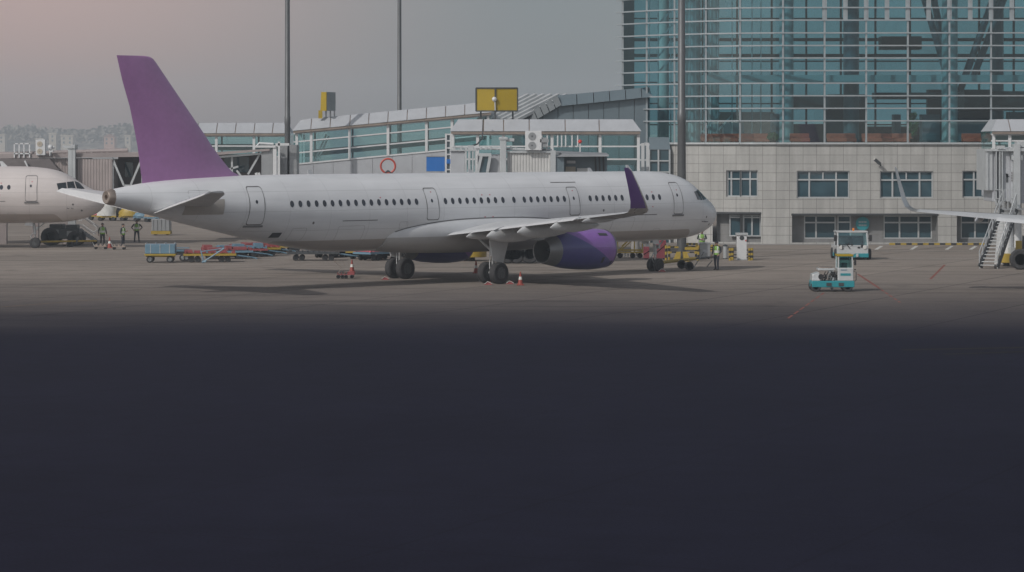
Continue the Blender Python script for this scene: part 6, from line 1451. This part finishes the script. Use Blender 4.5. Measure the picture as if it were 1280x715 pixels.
a = MB(); rail(a, (X(833, Y), Y, .88), (X(848, Y), Y, .88), .10, 3); rail(a, (X(856, Y), Y, .80), (X(873, Y), Y, .80), .17, 4, True); rail(a, (X(834, Y), Y, .55), (X(873, Y), Y, .55), .08, 7); rail(a, (X(836, Y + 1.5), Y + 1.5, .85), (X(870, Y + 1.5), Y + 1.5, .85), .12, 6); a.build('rail', ['yellow', 'black'], gr)
yb = thing('pole_guard', 'pair of yellow wedge-shaped guards at the light pole foot', 'guard', (X(852, 175.2), 175.2, 0)); Y = 175.2
for s_ in (-1, 1):
    a = MB(); x = X(852, Y); a.hexa([(x + s_ * .12, Y - .25, 0), (x + s_ * .58, Y - .25, 0), (x + s_ * .58, Y + .25, 0), (x + s_ * .12, Y + .25, 0), (x + s_ * .06, Y - .2, .62), (x + s_ * .32, Y - .2, .62), (x + s_ * .32, Y + .2, .62), (x + s_ * .06, Y + .2, .62)]); a.build('wedge', 'yellow', yb)
for px0, px1, py, Yq, lab in ((858, 872, 305, 196, 'short black-and-yellow rail far behind the light pole foot'), (889, 899, 307, 192, 'short black-and-yellow rail far behind the capped worker')):
    t_ = thing('guard_barrier', lab, 'barrier', (X(px0, Yq), Yq, 0)); a = MB(); rail(a, (X(px0, Yq), Yq, Z(py, Yq)), (X(px1, Yq), Yq, Z(py, Yq)), .14, 5); a.build('rail', ['yellow', 'black'], t_)
    
    for q_ in (px0 + .5, px1 - .5): a = MB(); striped_post(a, X(q_, Yq), Yq, Z(py, Yq)); a.build('post', ['yellow', 'black'], t_)
gb = thing('equipment_box', 'grey upright equipment box with a white plate under the jet nose', 'box', (X(882, 178.5), 178.5, 0)); Y = 178.5
a = MB(); a.box(X(875.5, Y), X(888, Y), Y, Y + .5, .1, Z(304, Y)); a.build('cabinet', 'grey_metal', gb, bevel=.03)
a = MB(); a.box(X(874.8, Y), X(888.7, Y), Y - .05, Y + .55, Z(304.3, Y), Z(303.2, Y)); a.build('lid', 'light_metal', gb)
a = MB(); a.box(X(878.5, Y), X(884, Y), Y - .012, Y - .002, Z(316, Y), Z(312, Y)); a.build('plate', 'white_panel', gb)
a = MB()
for p in (877, 886): a.box(X(p, Y) - .05, X(p, Y) + .05, Y + .1, Y + .4, 0, .1)
a.build('foot', 'dark_metal', gb)
lb_ = thing('litter_bin', 'slim pale cylindrical bin between the capped worker and the pillar cabinet', 'bin', (X(906.5, 179), 179, 0)); Y = 179
a = MB(); a.lathe([(.06, .13), (.82, .15), (.84, .12)], (X(906.5, Y), Y, 0), 'z', 16); a.build('body', 'light_metal', lb_, smooth=40)
a = MB(); a.lathe([(.84, .16), (.90, .16), (.95, .08)], (X(906.5, Y), Y, 0), 'z', 16); a.lathe([(0, .14), (.06, .14)], (X(906.5, Y), Y, 0), 'z', 16); a.build('lid', 'dark_metal', lb_, smooth=40)
pc = thing('pillar_cabinet', 'white free-standing pillar cabinet with dark round vent and overhanging cap', 'cabinet', (X(927, 177.5), 177.5, 0)); Y = 177.5
a = MB(); a.box(X(921, Y), X(933, Y), Y - .3, Y + .3, .05, Z(293.5, Y)); a.build('cabinet', 'white_paint', pc, bevel=.02)
a = MB(); a.box(X(919.8, Y), X(934.4, Y), Y - .38, Y + .38, Z(293.6, Y), Z(291, Y)); a.box(X(920.5, Y), X(933.5, Y), Y - .33, Y + .33, 0, .05); a.build('cap', 'light_metal', pc)
a = MB(); a.lathe([(0, .15), (-.02, .15), (-.02, .10), (-.035, .09)], (X(926.8, Y), Y - .302, Z(297.2, Y)), 'y', 18); a.build('vent', 'dark_metal', pc)
a = MB(); a.box(X(931, Y), X(932.6, Y), Y - .312, Y - .302, Z(301.5, Y), Z(299.5, Y)); a.build('warning_mark', 'red_ring', pc)
for pxs, lab in (((912.5, 916.5), 'yellow and black post guard left of the white pillar cabinet'), ((937, 940.8), 'yellow and black post guard right of the white pillar cabinet')):
    Y = 176.5; t_ = thing('post_guard', lab, 'barrier', (X(pxs[0], Y), Y, 0), group='post guards beside the pillar cabinet'); a = MB()
    for p in pxs: a = MB(); striped_post(a, X(p, Y), Y + (0 if p == pxs[0] else .5), .80, .085); a.build('post', ['yellow', 'black'], t_)
    a = MB(); s_ = 1 if pxs[0] < 925 else -1
    for z in (.68, .38, .2): rail(a, (X(pxs[0], Y), Y - .1, z), (X(pxs[0], Y) + s_ * (.42 if s_ > 0 else .2), Y - .1, z), .07, 2)
    a.build('rail', ['yellow', 'black'], t_)

# ------------------------------------------------------------------ tugs on the right
tg = thing('apron_tug', 'white boxy apron tug with wide windscreen facing the camera by the terminal', 'tug', (X(1068, 177.5), 177.5, 0)); Y = 177.5
x0, x1 = X(1046.5, Y), X(1085.5, Y); zb = .30
a = MB(); a.box(x0, x1, Y, Y + 3.4, .33, Z(307.5, Y)); a.build('body', 'vehicle_white', tg, bevel=.05)
a = MB(); a.box(x0 - .01, x1 + .012, Y - .03, Y + 3.42, .16, .42); a.build('skirt', 'teal', tg, bevel=.02)
zc0, zc1 = Z(307.5, Y), Z(290.5, Y)
a = MB()
for p, q in (((x0 + .04, Y + .08, zc0), (x0 + .07, Y + .3, zc1)), ((x1 - .04, Y + .08, zc0), (x1 - .07, Y + .3, zc1)), ((x0 + .05, Y + 1.9, zc0), (x0 + .07, Y + 1.8, zc1)), ((x1 - .05, Y + 1.9, zc0), (x1 - .07, Y + 1.8, zc1))): a.bar(p, q, .09)
a.box(x0, x1, Y + .2, Y + 2.0, zc1 - .02, zc1 + .08); a.box(x0, x1, Y - .02, Y + .16, zc0 - .04, zc0 + .05); a.build('cab_frame', 'vehicle_white', tg, bevel=.015)
a = MB(); a.hexa([(x0 + .08, Y + .09, zc0 + .05), (x1 - .08, Y + .09, zc0 + .05), (x1 - .08, Y + .11, zc0 + .05), (x0 + .08, Y + .11, zc0 + .05), (x0 + .1, Y + .29, zc1 - .04), (x1 - .1, Y + .29, zc1 - .04), (x1 - .1, Y + .31, zc1 - .04), (x0 + .1, Y + .31, zc1 - .04)]); a.build('windscreen', 'clear_glass', tg)
a = MB(); a.box(x0 + .2, x0 + .8, Y + 1.0, Y + 1.5, zc0, zc0 + .5); a.box(x1 - .9, x1 - .3, Y + 1.0, Y + 1.5, zc0, zc0 + .5); a.box(x0 + .1, x1 - .1, Y + 1.85, Y + 1.9, zc0, zc0 + .62); a.build('seat', 'uniform_grey', tg)
a = MB(); a.tube([(x0 + .45, Y + .5, zc0 + .25), (x0 + .85, Y + .45, zc0 + .30), (x0 + .5, Y + .45, zc0 + .4), (x0 + .45, Y + .5, zc0 + .25)], .02, 6); a.build('steering_wheel', 'black', tg)
for px in (1051.5, 1081): 
    a = MB(); a.lathe([(0, .12), (-.05, .13), (-.06, .10)], (X(px, Y), Y, .82), 'y', 14); a.build('headlight', 'lamp_glass', tg)
a = MB(); a.tube([(X(1053, Y), Y - .05, .7), (X(1053, Y), Y - .1, 1.0), (X(1058, Y), Y - .1, 1.05), (X(1062, Y), Y - .06, .75)], .03, 6); a.build('hose', 'black', tg); a = MB()
for p0_, p1_, z0_, z1_ in ((1060, 1062, .98, 1.08), (1064, 1066, .92, 1.06), (1072, 1075, .75, .85), (1076, 1079, .8, 1.0), (1080, 1083, .72, .8), (1048.5, 1051, .88, 1.02)): a.box(X(p0_, Y), X(p1_, Y), Y - .03, Y + .02, z0_, z1_); a.build('front_fitting', 'black', tg); a = MB()
a = MB(); a.box(X(1067, Y), X(1069.5, Y), Y + .6, Y + .75, zc1 + .08, zc1 + .26); a.build('beacon', 'beacon_orange', tg, bevel=.03)
for s_, px in ((-1, 1044.4), (1, 1088.5)):
    a = MB(); a.box(X(px, Y) - .09, X(px, Y) + .09, Y + .1, Y + .18, 1.22, 1.62); a.bar((X(px, Y), Y + .2, 1.4), ((x0 if s_ < 0 else x1), Y + .25, 1.4), .04); a.build('mirror', 'black', tg)
for yy in (.7, 2.7):
    for xx in (x0 + .05, x1 + .12): wheel(tg, (xx, Y + yy, .36), .36, .26, 'x')
a = MB(); a.bar((X(1071, Y), Y - .25, .28), (X(1071, Y), Y + .1, .28), .14); a.box(X(1070, Y), X(1073, Y), Y - .05, Y, .2, .4); a.box(X(1061, Y), X(1068, Y), Y - .06, Y - .03, .36, .46); a.build('tow_hitch', 'light_metal', tg)
# near tug
t2 = thing('baggage_tractor', 'small white and turquoise baggage tractor with open engine deck, nearest vehicle', 'tractor', gnd(1039, 364)); p = t2.location; Y = p.y; t2.rotation_euler = (0, 0, 0)
x0, x1 = X(1013, Y), X(1066.5, Y); xc = X(1046, Y)
a = MB(); a.box(x0, x1, Y - .6, Y + .6, .22, .55); a.build('skirt', 'teal', t2, bevel=.04)
a = MB(); a.hexa([(x0 + .02, Y - .58, .55), (xc - .9, Y - .58, .55), (xc - .9, Y + .58, .55), (x0 + .02, Y + .58, .55), (x0 + .05, Y - .55, .88), (xc - .95, Y - .5, 1.0), (xc - .95, Y + .5, 1.0), (x0 + .05, Y + .55, .88)]); a.box(xc - .02, x1 - .05, Y - .56, Y + .56, .55, 1.22); a.box(xc - .35, xc, Y - .45, Y + .5, .55, .8); a.build('body', 'vehicle_white', t2, bevel=.04)
a = MB(); a.box(x0 + .35, xc - .15, Y - .35, Y + .45, 1.08, 1.19); a.box(x0 + .42, xc - .25, Y - .3, Y + .4, 1.19, 1.25, 1); a.build('engine_cover', ['vehicle_white', 'exhaust_brown'], t2, bevel=.02)
a = MB(); rnd = random.Random(9)
for k in range(16):
    xx = x0 + .5 + rnd.random() * (xc - x0 - .55); zz = .55 + rnd.random() * .4; a.box(xx, xx + .06 + rnd.random() * .16, Y - .5 + rnd.random() * .3, Y - .1 + rnd.random() * .3, zz, zz + .06 + rnd.random() * .2, k % 3 == 0)
for k in range(5): xx = x0 + .55 + k * .15; a.tube([(xx, Y - .45, .56), (xx + .05, Y - .52, .8), (xx + .18, Y - .4, 1.02)], .022, 6, 0)
a.lathe([(-.06, .14), (.05, .14)], (x0 + .48, Y - .52, .76), 'y', 16); a.build('engine', ['black', 'light_metal'], t2)
a = MB()
for p_, q in (((xc + .02, Y - .52, 1.2), (xc + .03, Y - .5, 1.82)), ((x1 - .10, Y - .52, 1.2), (x1 - .12, Y - .5, 1.82)), ((xc + .02, Y + .52, 1.2), (xc + .03, Y + .5, 1.82)), ((x1 - .10, Y + .52, 1.2), (x1 - .12, Y + .5, 1.82))): a.bar(p_, q, .06)
a.build('cab_frame', 'vehicle_white', t2)
a = MB(); a.box(xc - .02, x1 - .06, Y - .58, Y + .58, 1.80, 1.90, 0); a.build('roof', 'sign_yellow', t2, bevel=.02)
a = MB()
for yy in (-.52, .50): a.box(xc + .06, x1 - .14, Y + yy, Y + yy + .015, 1.24, 1.80)
a.box(xc + .03, xc + .045, Y - .48, Y + .48, 1.24, 1.8); a.build('window', 'clear_glass', t2)
a = MB(); a.box(xc + .2, xc + .5, Y - .25, Y + .25, 1.0, 1.45); a.build('seat', 'uniform_grey', t2)
a = MB(); a.box(xc + .12, x1 - .2, Y - .572, Y - .562, .82, .94, 0)
for k in range(5): a.box(xc + .14 + k * .065, xc + .185 + k * .065, Y - .572, Y - .562, 1.08, 1.14, 1)
a.build('lettering', ['teal', 'cart_blue'], t2)
a = MB(); a.box(x1 - .02, x1 + .08, Y - .6, Y - .5, 1.35, 1.62); a.box(x1 - .02, x1 + .06, Y - .6, Y - .5, 1.1, 1.16); a.bar((x1 - .05, Y - .55, 1.5), (x1 + .02, Y - .55, 1.5), .03); a.build('mirror', 'black', t2)
a = MB(); a.tube([(x1 - .05, Y - .55, .5), (x1 + .08, Y - .55, .6), (x1 + .08, Y - .55, 1.0), (x1 - .05, Y - .55, 1.05)], .02, 6); a.build('handrail', 'black', t2)
a = MB()
for xx in (x0 + .85, xc + .12): a.box(xx - .1, xx + .16, Y - .63, Y - .60, .30, .46)
a.build('tail_lamp', 'dark_metal', t2)
a = MB(); a.bar((X(1038, Y), Y - .8, .16), (X(1038, Y), Y - .5, .24), .12); a.build('tow_hitch', 'dark_metal', t2)
for xx in (x0 + .22, x1 - .35):
    for yy in (-.48, .48): wheel(t2, (xx, Y + yy, .27), .27, .22)

# ------------------------------------------------------------------ kerb stripes and painted markings
kb = MB(); x = fx(1108); k = 0
while x < fx(1226): kb.box(x, x + .42, FY - 1.7, FY - 1.45, 0, .14, k % 2); x += .42; k += 1
struct(kb.build('kerb', ['yellow', 'black']))
pv = MB(); pv.add([(X(870, 205), FY - 1.4, .004), (62, FY - 1.4, .004), (62, FY + 1.2, .004), (X(870, 205), FY + 1.2, .004)], [(0, 1, 2, 3)]); struct(pv.build('pavement', 'concrete_plain', recalc=False))
def strip(name, pts, w_, mat, z=.004, dash=None):
    a = MB(); P = [gnd(*q) for q in pts]
    for A_, B_ in zip(P, P[1:]):
        d = (B_ - A_); Ln = d.length; d /= Ln; n_ = Vector((-d.y, d.x, 0)) * w_ / 2; t0 = 0
        while t0 < Ln:
            t1 = min(Ln, t0 + (dash[0] if dash else Ln)); q0, q1 = A_ + d * t0, A_ + d * t1
            a.add([(q.x, q.y, z) for q in (q0 - n_, q0 + n_, q1 + n_, q1 - n_)], [(0, 1, 2, 3)]); t0 = t1 + (dash[1] if dash else 1)
    return struct(a.build(name, mat, recalc=False))
strip('red_marking', [(1072, 342.5), (1097, 359)], .15, 'marking_red'); strip('red_marking', [(1097, 359), (1125, 378)], .12, 'marking_red', dash=(1.6, 1.0))
strip('red_marking', [(1181, 331), (1163, 349)], .15, 'marking_red'); strip('red_marking', [(1030, 366), (985, 398)], .10, 'marking_red', dash=(2.2, .9))
strip('yellow_marking', [(1128, 437.5), (1300, 434)], .5, 'marking_yellow', .006); strip('yellow_marking', [(1180, 443), (1300, 439)], .3, 'marking_yellow', .008)
for px in (1098, 1142, 1186, 1216): strip('white_marking', [(px - 3, 312), (px + 4, 307.6)], .25, 'marking_white')
strip('white_marking', [(905, 322), (1280, 324)], .10, 'marking_white', .004); strip('white_marking', [(940, 313.5), (1240, 314)], .14, 'marking_white', .004)
strip('yellow_marking', [(0, 384), (140, 373)], .16, 'marking_faded', .006)

# ------------------------------------------------------------------ far tree line and hillside houses
tl_ = MB(); rnd = random.Random(12)
for k in range(230):
    px = rnd.uniform(-30, 230); Y = rnd.uniform(1930, 2010); x = X(px, Y); base = 11.5 + 1.5 * math.sin(px * .05); h_ = rnd.uniform(4.5, 10)
    for j in range(16):
        r_ = rnd.uniform(.8, 2.0); cxx, czz = x + rnd.gauss(0, 2.0), base + rnd.random() * h_
        a_, b_ = Vector((rnd.gauss(0, 1), .4 * rnd.gauss(0, 1), rnd.gauss(0, 1))).normalized(), None; b_ = a_.orthogonal()
        tl_.add([Vector((cxx, Y, czz)) + a_ * r_, Vector((cxx, Y, czz)) + b_ * r_, Vector((cxx, Y, czz)) - a_ * r_, Vector((cxx, Y, czz)) - b_ * r_], [(0, 1, 2, 3)])
o = tl_.build('far_wood', 'leaf', recalc=False); o['kind'] = 'stuff'; o['label'] = 'hazy wood along the far hillside'
def house(px0, px1, py0, Y, mat, lab, gable=False):
    x0, x1, z1 = X(px0, Y), X(px1, Y), Z(py0, Y); t_ = thing('house', lab, 'house', ((x0 + x1) / 2, Y, 0))
    a = MB(); a.box(x0, x1, Y, Y + 10, 0, z1); a.build('wall', mat, t_)
    a = MB()
    if gable: a.prism([(x0 - .5, Y - .5, z1), (x1 + .5, Y - .5, z1), ((x0 + x1) / 2, Y - .5, z1 + (x1 - x0) * .3)], (0, 11, 0))
    else: a.box(x0 - .4, x1 + .4, Y - .4, Y + 10.4, z1, z1 + .7)
    a.build('roof', 'house_roof' if gable else mat, t_)
    n_ = max(1, int((x1 - x0) / 3.2))
    for i in range(n_):
        for zz in (z1 - 2.4, z1 - 5.2):
            w_ = MB(); xx = x0 + (x1 - x0) * (i + .5) / n_; w_.box(xx - .6, xx + .6, Y - .12, Y - .02, zz, zz + 1.4); w_.build('window', 'window_glass', t_)
house(61, 70, 167.5, 1900, 'house_wall', 'pale hazy house on the hill right of the two-fan unit'); house(76, 91, 170, 1890, 'house_wall', 'wide yellowish hazy house on the hill above the bridge column')
house(130, 143, 171, 1900, 'house_pink', 'pink gabled hazy house on the hill left of the tail fin', True); house(-3, 6, 169, 1905, 'house_wall', 'pale hazy house on the hill at the left frame edge')
house(156, 163, 170, 1910, 'house_wall', 'small pale hazy house on the hill touching the tail fin edge'); house(44, 54, 174, 1880, 'house_wall', 'pale hazy house hidden behind the two-fan unit')
